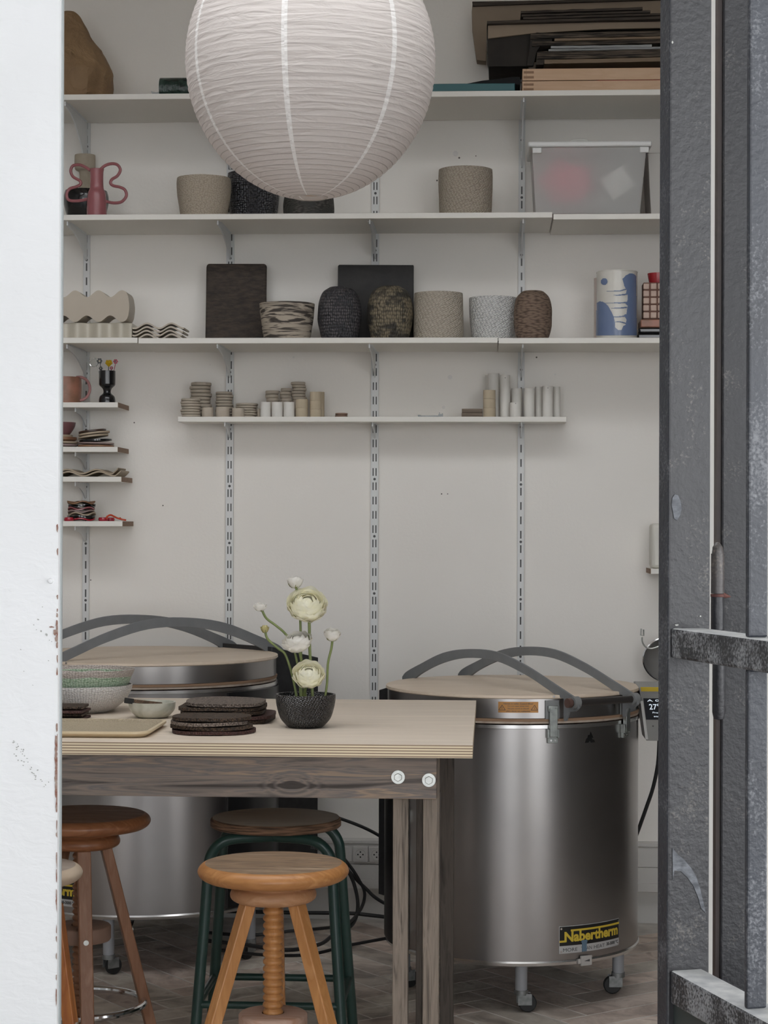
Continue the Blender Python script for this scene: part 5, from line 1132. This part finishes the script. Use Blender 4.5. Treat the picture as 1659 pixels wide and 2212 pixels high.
    # legs and castors
    for i, az in enumerate((al-R_(33), al+R_(38), al+R_(118), al-R_(118))):
        p = C0 + Vector((sin(az), -cos(az), 0))*(R-.052); lg = part(ro, 'leg', G().cyl(tuple(p + Vector((0,0,.062))), tuple(p + Vector((0,0,zb+.003))), .0175, seg=24), GREYL)
        tv = Vector((cos(az*1.7+i), sin(az*1.7+i), 0)); sv = tv.cross(Vector((0,0,1))); c0 = p + tv*.018
        g = G(); g.cyl(tuple(p + Vector((0,0,.050))), tuple(p + Vector((0,0,.064))), .020, seg=20)
        for s_ in (-1, 1): g.obox(tuple(c0*.5 + p*.5 + sv*.014*s_ + Vector((0,0,.038))), (tv, sv, (0,0,1)), (.020, .0015, .016))
        part(lg, 'caster_fork', g, ZINCD); g = G(); g.cyl(tuple(c0 - sv*.010 + Vector((0,0,.0265))), tuple(c0 + sv*.010 + Vector((0,0,.0265))), .026, seg=28); part(lg, 'caster_wheel', g, RUBBER, bevel=.003)
    # maker's plate
    cur[0] = al + poff
    pw, z0, z1, zm = .113, zb+.028, zb+.028+.078, zb+.028+.022
    g = G(); wrapbox(g, -pw, pw, z0, z1, .0, .0015, n=16, m=1); wrapbox(g, -pw+.0015, pw-.0015, zm, z1-.0015, .0015, .0020, n=16, m=0); mp_ = part(ro, 'maker_plate', g, [PLATEB, PLATES], 'black and silver maker plate')
    g = G(); v, f = text_fit('Nabertherm', -pw+.016, pw-.008, zm+.010, zm+.040, .004); g.add([W(s, z, .0026) for s, z in v], f)
    wrapbox(g, -pw+.001, -pw+.020, zm+.010, zm+.0155, .002, .0026, n=2); wrapbox(g, -pw+.036, pw-.001, zm+.0400, zm+.0455, .002, .0026, n=14); part(mp_, 'lettering', g, YELM, 'yellow lettering', smooth=0)
    g = G()
    for s, a, b_, lo, hi in (('MORE', -pw+.012, -pw+.058, .005, .015), ('THAN', -pw+.070, -pw+.108, .005, .015), ('HEAT', -pw+.116, -pw+.158, .005, .015), ('30-3000 \u00b0C', -pw+.166, pw-.006, .007, .017)):
        v, f = text_fit(s, a, b_, z0+lo, z0+hi, .0 if s[0] != '3' else .004); g.add([W(x, z, .0021) for x, z in v], f)
    part(mp_, 'strap_line', g, INK, 'dark small lettering', smooth=0)
    g = G(); wrapbox(g, -pw+.073, -pw+.089, z0+.001, z0+.026, .002, .0032, n=2); wrapbox(g, -pw+.071, -pw+.091, z0+.026, z0+.034, .002, .0032, n=2); part(mp_, 'blue_tape', g, mat('blue_tape', (.10,.16,.22), rough=.6), 'scrap of blue tape')
    g = G()
    for s_ in (-pw+.006, pw-.006):
        for z_ in (z1-.007, z0+.006): g.cyl(W(s_, z_, .001), W(s_, z_, .0035), .003, seg=12)
    part(mp_, 'screws', g, STEELB)
    g = G(); wrapbox(g, -.048, -.012, zb-.010, zb+.018, .003, .012, n=2); wrapbox(g, -.056, -.048, zb-.004, zb+.010, .003, .009, n=1); vt = part(ro, 'vent_slide', g, mat('pale_grey_slide', (.42,.40,.38), rough=.5), 'pale vent slide', bevel=.001)
    g = G(); g.add([W(-.040, zb+.004, .0124), W(-.020, zb+.001, .0124), W(-.020, zb+.008, .0124)], [(0,1,2)]); part(vt, 'arrow_mark', g, INK, smooth=0)
    cur[0] = al
    # antistatic style triangle mark below the lid
    g = G(); zt_ = zrim-.015; tri = [(-.018, zt_-.040), (.018, zt_-.040), (.003, zt_-.010)]
    poly = [(-.019, zt_-.042), (-.006, zt_-.042), (-.002, zt_-.037), (.003, zt_-.042), (.018, zt_-.042), (.014, zt_-.034), (.009, zt_-.034), (.006, zt_-.028), (.012, zt_-.030), (.006, zt_-.018), (.001, zt_-.010), (-.002, zt_-.020), (-.008, zt_-.020), (-.010, zt_-.028), (-.014, zt_-.030)]
    g.add([W(s-.012, z, .0006) for s, z in poly], [tuple(range(len(poly)))]); part(ro, 'warning_mark', g, PLATEB, 'small black triangular mark', smooth=0)
    # orange warning label
    az = al - R_(35.3); zc0 = zlb + (zs-zlb)*.30; zc1 = zlb + (zs-zlb)*.86
    g = G(); wrapbox(g, -.057, .057, zc0, zc1, .0, .0014, az, n=10); lb = part(ro, 'warning_label', g, LABO, 'orange-brown warning label'); H = zc1-zc0; g = G()
    for i, (s, hw) in enumerate((('Niemals im hei\u00dfen Zustand \u00f6ffnen!', .042), ('Do not open when hot!', .030), ('Ne pas ouvrir \u00e0 chaud!', .030), ('\u00a1No abrir en caliente!', .034))):
        v, f = text_fit(s, -hw, hw, zc1 - H*(.09+.235*i) - H*.15, zc1 - H*(.09+.235*i), .0015); g.add([W(x, z, .0019, az) for x, z in v], f)
    for s0 in (-.046, .046):
        hw, zb0_, zt0_ = .0095, zc0 + H*.24, zc0 + H*.70
        for (p, q_) in (((-hw, zb0_), (hw, zb0_)), ((hw, zb0_), (0, zt0_)), ((0, zt0_), (-hw, zb0_)), ((0, zb0_+H*.10), (0, zb0_+H*.28))):
            g.tube([W(s0+p[0], p[1], .0018, az), W(s0+q_[0], q_[1], .0018, az)], .0007, 5)
    part(lb, 'label_print', g, INK, smooth=0)
    return ro, W
kr, Wk = kiln(Xat(1106, 6.02, .5), 6.02, .379, .146, .829, .846, .912, R_(37.2), 1.0, 'stainless steel round kiln with wooden lid board and arched lifting arms, right of the table')
kl, Wl = kiln(Xat(313, 6.45, .5), 6.45, .43, .186, .885, .903, .968, R_(-45), 1.135, 'larger stainless steel round kiln behind the table, at the left', .185, .150, .015, -.030, R_(11.5))
# controller on the right kiln's flank
zc = .93; ro = root('kiln_controller', 'grey kiln controller box with dark display and yellow strip, beside the right kiln', 'controller', (Xat(1440, 5.98, .75), 6.05, .68))
xl0, xl1 = Xat(1379, 5.96, .9), Xat(1397, 5.98, .75); zt_, zb_ = Zat(1400, 1484, 5.95), Zat(1400, 1604, 5.95)
def face(x0, x1, ta, tb, y=.0): # strip of the sloping front, ta..tb from top to bottom
    o_ = []
    for (x, t) in ((x0, ta), (x1, ta), (x1, tb), (x0, tb)): o_.append((x + (xl1-xl0)*t*1.0, 5.93 + .07*t - y, zt_ + (zb_-zt_)*t))
    return o_
XRc = xl0 + .20
g = G(); f = face(xl0, XRc, 0, 1); vs = f + [(x, 6.16, z) for x, y, z in f]; g.add(vs, [(0,1,2,3),(7,6,5,4),(0,4,5,1),(1,5,6,2),(2,6,7,3),(3,7,4,0)]); part(ro, 'case', g, mat('controller_grey', (.30,.30,.29), (.27,.27,.262), .5), bevel=.002)
g = G(); g.prism(face(xl0+.004, XRc-.002, -.01, .07, .001), (0, -.002, 0)); part(ro, 'yellow_strip', g, YELM, 'yellow strip with a small arrow')
g = G(); g.prism(face(xl0+.008, XRc-.02, .20, .60, .001), (0, -.002, 0)); ds = part(ro, 'display', g, mat('display_glass', (.012,.016,.022), rough=.12), 'dark display'); LITE = bpy.data.materials.new('lit_digits'); N, L = nt(LITE); b = N['Principled BSDF']; b.inputs['Emission Color'].default_value = (.65,.8,.95,1); b.inputs['Emission Strength'].default_value = .35
g = G()
for s, x0, x1, a, b_ in (('27\u00b0', .022, .052, .41, .30), ('Program', .030, .070, .49, .45), ('standby', .032, .078, .56, .52), ('\u25b2 01', .018, .062, .26, .22)):
    try: v, f = text_fit(s.replace('\u25b2', 'A'), 0, 1, 0, 1, .001)
    except ZeroDivisionError: continue
    vs = []
    for x, y in v:
        t = a + (b_-a)*y; vs.append((xl0 + x0 + (x1-x0)*x + (xl1-xl0)*t, 5.93 + .07*t - .0036, zt_ + (zb_-zt_)*t))
    g.add(vs, f)
part(ds, 'digits', g, LITE, smooth=0)
g = G(); g.prism(face(xl0-.002, xl0+.006, .25, .97, .002), (0, -.004, 0)); part(ro, 'edge_strip', g, mat('bright_edge', (.6,.6,.58), rough=.3), 'bright edge strip')
g = G()
for x_ in (.026, .048): c = face(xl0+x_, XRc, .72, .8)[0]; g.cyl((c[0], c[1]-.004, c[2]), (c[0], c[1]+.01, c[2]), .0025, seg=8)
part(ro, 'buttons', g, INK)
# flexible cable from the controller
pts = [atY(x, y, 6.42) for x, y in ((1424,1600),(1421,1650),(1411,1700),(1396,1745),(1380,1790),(1366,1830),(1355,1890),(1352,1960),(1352,2052))]
solo('power_cable', G().tube(smooth_prof([tuple(p) for p in pts], 5), .0062, 10), RUBBER, 'black cable running down between the right kiln and the gate post', 'cable')

# ------------------------------------------------------------ sockets and cables on the back wall
zs0 = Zat(790, 1845, YW-.05)
for i, px in enumerate((706, 744)):
    pass
g = G(); x0, x1 = Xat(742, YW-.05, zs0), Xat(761, YW-.05, zs0); g.box(x0, x1, YW-.052, YW-.0445, zs0-.026, zs0+.026); solo('blank_plate', g, TRUNK, 'narrow white blank plate left of the two sockets', 'cover plate', bevel=.002)
for i, (a, b_) in enumerate(((762, 796), (797, 831))):
    x0, x1 = Xat(a, YW-.05, zs0), Xat(b_, YW-.05, zs0); xm = (x0+x1)/2; z0_, z1_ = zs0-.028, zs0+.028
    ro = root('wall_socket', 'white round wall socket on the cable trunking, %s' % ('next to the blank plate' if i == 0 else 'right one, partly behind the kiln housing'), 'socket', (xm, YW-.05, z0_), 'wall sockets')
    g = G(); g.box(x0+.0008, x1-.0008, YW-.060, YW-.0445, z0_, z1_); part(ro, 'frame', g, TRUNK, bevel=.003)
    g = G(); g.lathe([(.0205,0),(.0205,.0024),(.0180,.0024),(.0170,.0006),(0,.0006)], (0,0,0), 36); g.xf(Matrix.Translation((xm, YW-.0602, zs0)) @ Matrix.Rotation(R_(90), 4, 'X')); part(ro, 'round_insert', g, TRUNK)
    for k in range(4):
        a_ = pi*k/2; g = G(); c = Vector((xm + .0088*cos(a_), YW-.0605, zs0 + .0088*sin(a_))); g.cyl((c.x, c.y+.001, c.z), (c.x, c.y-.0009, c.z), .0027, seg=10); part(ro, 'pin_hole', g, DARKHOLE)
def cable(pts, r, label, m=RUBBER):
    P = [atY(x, y, Y) for x, y, Y in pts]
    for p in P: p.z = max(p.z, r+.0015)
    return solo('power_cable', G().tube(smooth_prof([tuple(p) for p in P], 6), r, 10), m, label, 'cable', 'cables below the kilns')
cable([(690,1762,6.74),(712,1762,6.74),(740,1770,6.72),(775,1783,6.70),(805,1797,6.66),(836,1815,6.60)], .0055, 'thick black cable running from the left kiln to the right kiln housing, above the sockets')
cable([(735,1835,6.78),(752,1880,6.78),(765,1910,6.78),(773,1950,6.76),(768,1985,6.66),(752,2005,6.5),(720,2020,6.3),(690,2040,6.15),(620,2052,6.0),(520,2040,6.1),(430,2030,6.25)], .0062, 'black cable hanging down right of the green stool and trailing to the floor')
cable([(738,1848,6.88),(760,1876,6.84),(775,1900,6.84),(787,1925,6.84),(785,1950,6.82),(772,1975,6.7),(745,1998,6.5),(700,2005,6.45),(640,2010,6.4),(540,2020,6.35),(440,2014,6.4)], .0055, 'second dark loop of cable beside the hanging one')
cable([(480,1968,6.72),(600,1971,6.72),(700,1972,6.72),(760,1973,6.72),(800,1977,6.72),(850,1983,6.70),(900,1990,6.68)], .0065, 'black cable lying along the foot of the wall')
cable([(742,1868,6.90),(768,1898,6.88),(792,1921,6.84),(806,1935,6.82),(825,1948,6.80),(850,1960,6.74),(880,1975,6.68)], .006, 'short black cable slanting down behind the table leg')
cable([(470,2052,6.2),(560,2062,6.1),(640,2064,6.0),(690,2058,6.0),(740,2045,6.1),(790,2035,6.15),(850,2024,6.2)], .005, 'thin black cable crossing the floor under the table')
ro_ = [(672,1826,6.60),(690,1830,6.60),(706,1838,6.60),(722,1852,6.60),(735,1862,6.62)]
P = smooth_prof([tuple(atY(*p)) for p in ro_], 10); g = G(); g.tube(P, [.010 + .0025*(i % 2) for i in range(len(P))], 12); solo('corrugated_hose', g, GREYP, 'ribbed dark conduit end under the green stool seat', 'conduit')
# black wedge visible between kiln housing and sockets is the right kiln's own housing

# ------------------------------------------------------------ strainer, hook and shelf by the gate
c = atY(1448, 1424, 6.9); ro = root('strainer', 'round steel strainer hanging on the back wall beside the gate', 'strainer', (c.x, 6.9, c.z)); Rr = 61*S(6.9)
g = G(); g.tube([(c.x + Rr*.96*cos(a*pi/32), 6.88, c.z + Rr*.80*sin(a*pi/32)) for a in range(64)], .0045, 8, closed=True); part(ro, 'rim', g, CHROME)
g = G(); g.lathe([(Rr*.96,0),(Rr*.90,.02),(Rr*.6,.05),(0,.065)], (0,0,0), 40, sy=.8); g.xf(Matrix.Translation((c.x, 6.885, c.z)) @ Matrix.Rotation(R_(-90), 4, 'X')); part(ro, 'mesh_bowl', g, mat('steel_mesh', (.30,.29,.28), rough=.5, metal=.4))
pts = [(1387,1376),(1387,1384),(1390,1392),(1397,1399),(1408,1401),(1424,1396),(1436,1388)]; ro = root('wall_hook', 'bent wire hook with forked tip above the strainer', 'hook', tuple(atY(1400, 1400, 6.9)))
part(ro, 'wire', G().tube(smooth_prof([tuple(atY(x, y, 6.86)) for x, y in pts], 5), .0028, 8), ZINC); g = G(); g.tube([tuple(atY(1385, 1358, 6.86)), tuple(atY(1384, 1372, 6.86)), tuple(atY(1390, 1373, 6.86)), tuple(atY(1390, 1360, 6.86))], .0026, 8); part(ro, 'fork', g, ZINC)
zz = Zat(1410, 1228.5, 6.80); x0 = Xat(1406, 6.80, zz); ro = root('shelf_board', 'small white shelf stub just visible beside the gate at right', 'shelf', (x0+.15, 6.9, zz-.018)); g = G(); g.box(x0, x0+.4, 6.80, 6.995, zz-.018, zz); part(ro, 'board', g, SHELFW, bevel=.001, smooth=0)
g = G(); g.box(x0-.0012, x0, 6.801, 6.994, zz-.0175, zz-.0005); part(ro, 'cut_end', g, CHIP, 'raw brown chipboard end', smooth=0)
g = G(); xa = Xat(1407, 6.86, zz); g.box(xa, xa+.16, 6.84, 6.97, zz+.0005, Zat(1410, 1131, 6.84)); solo('pale_canister', g, mat('ivory_plastic', (.66,.645,.59), rough=.5), 'pale ivory canister on the shelf stub beside the gate', 'canister', bevel=.012)

# ------------------------------------------------------------ stools
ORW = wood('honey_varnished_wood', [(.46,.215,.075),(.36,.155,.05),(.50,.25,.095)], 'X', 4, 10, .38, .15, .3, .7); ORL = wood('honey_varnished_leg', [(.50,.24,.085),(.40,.18,.06),(.54,.275,.11)], 'Z', 4, 10, .4, .1, .3, .7)
ORT = wood('worn_seat_top', [(.20,.135,.085),(.30,.20,.125),(.16,.105,.068),(.42,.31,.21)], 'X', 3.5, 12, .6, .4, .3, .7, 2); DUST = wood('dusty_pink_wood', [(.40,.24,.17),(.47,.32,.25),(.36,.20,.13)], 'X', 5, 6, .7, .1)
BRW = wood('brown_varnished_wood', [(.30,.125,.055),(.23,.09,.038),(.35,.155,.075)], 'X', 4, 10, .35, .15); BRT = wood('worn_brown_seat', [(.19,.115,.085),(.29,.20,.155),(.14,.085,.065),(.24,.16,.12)], 'X', 3.5, 12, .5, .5, .3, .7, 2); BRL = wood('brown_varnished_leg', [(.30,.15,.085),(.24,.11,.055),(.33,.17,.10)], 'Z', 4, 10, .45, .1)
HUBW = wood('hub_wood', [(.44,.235,.12),(.36,.18,.085),(.48,.28,.16)], 'X', 4, 10, .5, .15)
def screw_stool(X, Y, zs_, rs, azs, label, mats, hubr=.093, k=1.0, spread=.19, ringz=None, discz=.285, r0=.060):
    ms, mt, ml, md = mats; ro = root('screw_stool', label, 'stool', (X, Y, 0), 'wooden screw stools')
    t = .036*k; g = G(); g.lathe([(0,zs_-t)] + smooth_prof([(rs-.026,zs_-t),(rs-.016,zs_-t+.001),(rs-.005,zs_-t+.008),(rs,zs_-t*.5),(rs-.003,zs_-.009),(rs-.010,zs_-.0025),(rs-.016,zs_)], 4), (X,Y,0), 96); g.lathe([(rs-.016,zs_),(0,zs_)], (X,Y,0), 72, 1); part(ro, 'seat', g, [ms, mt], 'round wooden seat with worn top', smooth=50)
    g = G(); zh = zs_-t; g.lathe([(0,zh-.046)] + smooth_prof([(hubr-.016,zh-.046),(hubr-.010,zh-.045),(hubr-.002,zh-.039),(hubr,zh-.030),(hubr-.004,zh-.020),(hubr-.012,zh-.014),(hubr-.006,zh-.006),(hubr-.008,zh)], 4), (X,Y,0), 64); part(ro, 'hub', g, HUBW if md is DUST else ms, smooth=50)
    g = G(); pr = []; zt_ = zh-.046; z = zt_; n = int((zt_-.12)/.0155)
    for i in range(n): pr += [(.0185,z),(.0215,z-.003),(.0225,z-.0065),(.0215,z-.010),(.0175,z-.0135)]; z -= .0155
    g.lathe([(0,zt_)] + pr + [(0,z)], (X,Y,0), 28); part(ro, 'screw', g, ml, smooth=40)
    g = G(); g.lathe([(.024,discz-.038),(.071,discz-.038),(.074,discz-.033),(.074,discz-.004),(.070,discz),(.024,discz)], (X,Y,0), 56); part(ro, 'threaded_disc', g, md, 'round threaded disc', smooth=50)
    for i in range(3):
        a = R_(azs[i]); d = Vector((cos(a), sin(a), 0)); s = Vector((-sin(a), cos(a), 0)); p0 = Vector((X,Y,zh-.046)) + d*r0; p1 = Vector((X,Y,0)) + d*(r0+spread); g = G(); ax = (p1-p0).normalized(); n_ = ax.cross(s)
        vs = []
        for p in (p0, p1):
            for u, v in ((-1,-1),(1,-1),(1,1),(-1,1)): vs.append(p + s*(.0165*u) + d*(.0135*v))
        g.add([tuple(v) for v in vs], [(0,3,2,1),(4,5,6,7),(0,1,5,4),(1,2,6,5),(2,3,7,6),(3,0,4,7)]); lg = part(ro, 'leg', g, ml, bevel=.0025, smooth=0)
        tt = (zh-.046-(discz-.019))/(zh-.046); pb = p0.lerp(p1, tt) + d*.0135; g = G(); g.cyl(tuple(pb - d*.002), tuple(pb + d*.0025), .0065, seg=16); part(lg, 'bolt', g, ZINC)
    if ringz:
        rr_ = r0 + spread*(1-ringz/(zh-.046)) - .003; g = G(); g.tube([(X + rr_*cos(k_*pi/36), Y + rr_*sin(k_*pi/36), ringz) for k_ in range(72)], .0085, 10, closed=True); part(ro, 'foot_ring', g, CHROME, 'chrome foot ring')
    return ro
XS1 = Xat(590.5, 4.25, .6)
screw_stool(XS1, 4.25, .668, .163, (-148, -28, 92), 'honey-coloured wooden screw stool in front of the table, nearest the camera', (ORW, ORT, ORL, DUST), discz=.345)
XS2 = Xat(176, 4.9, .6); screw_stool(XS2, 4.9, .672, .172, (-73, 22, 150), 'dark brown wooden screw stool under the left end of the table', (BRW, BRT, BRL, mat('dusty_brown_wood', (.27,.17,.125), (.22,.13,.09), .7, scale=10)), hubr=.096, spread=.150, discz=.395, ringz=.198)
XS3 = Xat(42, 4.38, .5); ORR = wood('orange_pine_leg', [(.42,.16,.045),(.30,.10,.03),(.48,.20,.065)], 'Z', 4, 9, .35, .1)
screw_stool(XS3, 4.38, .632, .140, (-6, 114, 234), 'pale-seated stool with an orange pine leg, at the doorway edge', (mat('pale_worn_seat', (.50,.40,.30), (.42,.32,.23), .6, scale=12), mat('pale_worn_seat_top', (.36,.30,.25), (.28,.22,.18), .6, scale=12), ORR, mat('pine_disc', (.42,.20,.08), rough=.5)), spread=.075, discz=.30, r0=.083, hubr=.090)
# green tubular stool
GRN = mat('dark_green_enamel', (.012,.042,.035), (.018,.05,.042), .35, scale=20); YG = 4.95; XGs = Xat(596, YG, .6)
ro = root('tubular_stool', 'stool with grey-brown plywood seat and dark green tube legs, behind the honey stool', 'stool', (XGs, YG, 0))
g = G(); rs = .164; g.lathe([(0,.639),(rs-.004,.639),(rs,.643),(rs,.657),(rs-.005,.662),(0,.662)], (XGs,YG,0), 72, 0, rough_disp(.01,5,3))
for i in range(len(g.f)):
    z_ = sum(g.v[j][2] for j in g.f[i])/4; g.m[i] = 1 if .640 < z_ < .660 else 0
part(ro, 'seat', g, [wood('grey_worn_plywood', [(.24,.215,.185),(.29,.26,.225),(.20,.18,.155)], 'X', 4, 8, .55, .2), corr('plywood_seat_edge', (.26,.15,.09), (.06,.035,.022))], 'worn plywood seat', smooth=50)
def gleg(sx_, sy_): return (XGs + sx_*.150, YG + sy_*.125), (XGs + sx_*.19, YG + sy_*.165)
for sy_ in (-1, 1):
    for sx_ in (-1, 1):
        (a0, b0), (a1, b1) = gleg(sx_, sy_); pts = [(XGs, b0*.6+YG*.4, .625), (XGs + sx_*.085, b0*.9+YG*.1, .625), (XGs + sx_*.122, b0, .615), (a0*1.0 - sx_*.004, b0, .585), (a0 + sx_*.003, b0 + sy_*.003, .54), (a0 + (a1-a0)*.3, b0 + (b1-b0)*.3, .40), (a1, b1, .012)]
        lg = part(ro, 'leg', G().tube(smooth_prof(pts, 6), .0135, 14), GRN, smooth=60); part(lg, 'rubber_foot', G().cyl((a1, b1, 0), (a1, b1, .025), .016, seg=16), RUBBER)
def atleg(sx_, sy_, z): (a0,b0),(a1,b1) = gleg(sx_, sy_); t = (.585-z)/.585; return (a0+(a1-a0)*t, b0+(b1-b0)*t, z)
for (p, q_) in (((-1,-1),(1,-1)), ((1,-1),(1,1)), ((1,1),(-1,1)), ((-1,1),(-1,-1))): part(ro, 'rung', G().cyl(atleg(*p, .225), atleg(*q_, .225), .0095, seg=12), GRN)

# ------------------------------------------------------------ steel gate in the foreground
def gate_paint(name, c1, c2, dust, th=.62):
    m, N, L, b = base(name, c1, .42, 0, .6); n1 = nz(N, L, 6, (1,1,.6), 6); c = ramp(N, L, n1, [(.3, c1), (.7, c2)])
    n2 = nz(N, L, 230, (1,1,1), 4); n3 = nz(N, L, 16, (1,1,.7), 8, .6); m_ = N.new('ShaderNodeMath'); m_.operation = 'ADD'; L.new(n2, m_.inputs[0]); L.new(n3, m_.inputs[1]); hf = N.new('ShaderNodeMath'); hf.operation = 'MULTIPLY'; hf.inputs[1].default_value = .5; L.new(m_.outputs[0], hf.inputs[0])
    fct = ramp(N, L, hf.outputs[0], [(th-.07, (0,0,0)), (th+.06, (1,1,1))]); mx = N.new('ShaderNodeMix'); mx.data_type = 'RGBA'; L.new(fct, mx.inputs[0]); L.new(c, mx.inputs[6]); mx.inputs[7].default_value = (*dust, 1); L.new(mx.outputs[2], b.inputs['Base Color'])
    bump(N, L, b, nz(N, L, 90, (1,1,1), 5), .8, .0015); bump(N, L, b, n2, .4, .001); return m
GP = gate_paint('weathered_black_gate_paint', (.024,.026,.033), (.044,.049,.062), (.16,.165,.18), .59)
GPB = gate_paint('rust_edged_paint_and_stile_shade', (.020,.020,.023), (.032,.031,.034), (.13,.12,.11), .64)
GPR = mat('brown_primer_edge', (.055,.035,.030), (.04,.027,.024), .5, scale=30)
GPX = gate_paint('scraped_bar_paint', (.022,.024,.028), (.036,.038,.044), (.34,.345,.36), .535)
GPT = mat('dusty_worn_top', (.80,.80,.79), (.52,.53,.54), .6, scale=30, bs=.4)
gu = Vector((.316, -.949, 0)).normalized(); gv = Vector((.949, .316, 0)).normalized()
YGt = 3.0; A = Vector((Xat(1444.5, YGt, 1.4), YGt, 0))       # near-left corner of the stile
def gbox(g, u0, u1, v0, v1, z0, z1, m=0, org=None):
    o_ = A if org is None else org; vs = []
    for z in (z0, z1):
        for u, v in ((u0,v0),(u1,v0),(u1,v1),(u0,v1)): p = o_ + gu*u + gv*v; vs.append((p.x, p.y, z))
    return g.add(vs, [(0,3,2,1),(4,5,6,7),(0,1,5,4),(1,2,6,5),(2,3,7,6),(3,0,4,7)], m)
ro = root('steel_gate', 'weathered black steel gate leaf standing open toward the camera, at the right', 'gate', tuple(A))
g = G(); gbox(g, -.040, 0, 0, .0685, .03, 2.6); g.m[5] = 1; g.m[3] = 1; stile = part(ro, 'stile', g, [GP, GPB], bevel=.003, smooth=0)  # two stile faces take the darker paint, standing in for shade
def ztY(y): return Zat(1450, y, YGt)
for (ya, yb) in ((1357, 1421), (2096, 2168)):
    g = G(); gbox(g, .0004, .85, .004, .056, ztY(yb), ztY(ya)); g.m[1] = 1; part(ro, 'crossbar', g, [GPX, GPT], bevel=.004, smooth=0)
zb1, zt1, zb2 = ztY(1357), ztY(1421), ztY(2096)
for n_, (z0, z1) in enumerate(((zb1+.0, 2.6), (zb2, zt1), (.03, ztY(2168)))):
    uu = .240; g = G(); gbox(g, uu, uu+.012, .010, .040, z0, z1)
    part(ro, 'upright', g, GP, bevel=.003, smooth=0)
g = G(); gbox(g, .0004, .85, .010, .012, .03, ztY(2168)); part(ro, 'kick_plate', g, mat('dark_green_grey_sheet', (.045,.055,.052), rough=.5), 'dark green-grey sheet at the foot', smooth=0)
g = G(); gbox(g, .816, .85, .0, .06, .03, 2.6); part(ro, 'stile', g, GP, bevel=.003, smooth=0)
# scuffs and paint marks on the stile face
SC = mat('pale_scuff', (.20,.21,.23), (.08,.085,.095), .7, scale=60, stretch=(1,1,2), bs=.5); SCY = mat('cream_paint_drip', (.55,.52,.38), rough=.5)
def facepatch(name, pts, m, off=.0012, plane=0.0):
    """polygon in picture pixels dropped onto the stile's broad face (the face whose normal is gu)"""
    g = G(); vs = []
    for px, py in pts:
        dr = ray(px, py); o_ = Vector((0,0,EYE)); t = ((A + gu*plane - o_).dot(gu))/dr.dot(gu); vs.append(o_ + dr*t + gu*off*.1)
    g.prism([tuple(v) for v in vs], tuple(gu*off)); return part(stile, name, g, m, smooth=0)
arc = [(1452,1832),(1463,1845),(1478,1858),(1492,1874),(1503,1893),(1512,1920),(1519,1950),(1524,1972),(1514,1962),(1508,1940),(1498,1915),(1485,1896),(1470,1882),(1456,1880),(1453,1900)]
facepatch('grinding_scuff', arc, SC)
def blob(px, py, rx, ry, n=14): return [(px + rx*cos(2*pi*k/n)*(.75+.4*rnd.random()), py + ry*sin(2*pi*k/n)*(.75+.4*rnd.random())) for k in range(n)]
facepatch('pale_scuff', [(1452,1075),(1457,1068),(1464,1070),(1469,1082),(1472,1098),(1469,1112),(1462,1124),(1456,1121),(1453,1106),(1450,1090)], SC)
for (px, py, rx, ry) in ((1452,92,1.6,3.5),(1512,1331,2.2,1.5),(1461,1350,4,1.5)): facepatch('paint_fleck', blob(px, py, rx, ry, 8), mat('pale_fleck', (.55,.55,.52), rough=.6))
# fixed frame post with hinge
YP = 3.10; ro = root('gate_post', 'fixed black steel frame post with a rusty barrel hinge, behind the open gate', 'post', (Xat(1590, YP, 1), YP, 0))
x0, x1 = Xat(1549, YP, 1.4), Xat(1650, YP, 1.4); g = G(); g.box(x0+.007, x1, YP, YP+.05, 0, 2.6); part(ro, 'post', g, GPB, bevel=.003, smooth=0)
g = G(); g.box(x0, x0+.0065, YP+.006, YP+.045, 0, 2.6); part(ro, 'stop_edge', g, GPR, 'brown-edged stop', smooth=0)
c = atY(1550, 1250, YP-.03); r_ = 14.5*S(YP-.03); zf_ = lambda y: Zat(1550, y, YP-.03); HIN = gate_paint('rusty_hinge_paint', (.055,.048,.046), (.09,.08,.077), (.18,.15,.13), .6)
g = G(); g.cyl((c.x, YP-.03, zf_(1282)), (c.x, YP-.03, zf_(1196)), r_*.98, seg=24); g.lathe([(r_*.9,0),(r_*.8,.006),(r_*.75,.010),(r_*.3,.017),(0,.018)], (c.x, YP-.03, zf_(1196)), 10, 0, rough_disp(.3,4,2)); hn = part(ro, 'hinge', g, HIN, 'weathered barrel hinge', smooth=50)
g = G(); g.cyl((c.x, YP-.03, zf_(1289)), (c.x, YP-.03, zf_(1283)), r_*1.03, seg=24); g.cyl((c.x+.008, YP-.03, zf_(1286)), (c.x+.020, YP-.028, zf_(1289)), .005, .001, 8); part(hn, 'rust_ring', g, mat('rust', (.17,.07,.055), (.10,.04,.035), .8, scale=80), 'reddish rust line')
g = G(); g.cyl((c.x, YP-.03, zf_(1360)), (c.x, YP-.03, zf_(1289.5)), r_*.98, seg=24); part(hn, 'lower_barrel', g, GPB, smooth=50)
g = G(); g.box(c.x-.002, c.x+.012, YP-.03+r_*.7, YP+.001, zf_(1360), zf_(1196)); part(hn, 'leaf', g, GPB)
c2 = atY(1553, 1500, YP-.012); g = G(); r2 = .010; g.lathe([(.0,-.0),(r2*.8,.002),(r2,.012),(r2,.09),(r2*.9,.10),(0,.104)], (c2.x, YP-.012, zf_(1558)), 20, 0, rough_disp(.12,3,6)); part(ro, 'hinge', g, GPB, 'lower hinge knuckle', smooth=50)
g = G(); pd = [(1584,1048),(1587,1052),(1588,1062),(1586,1068),(1583,1062)]
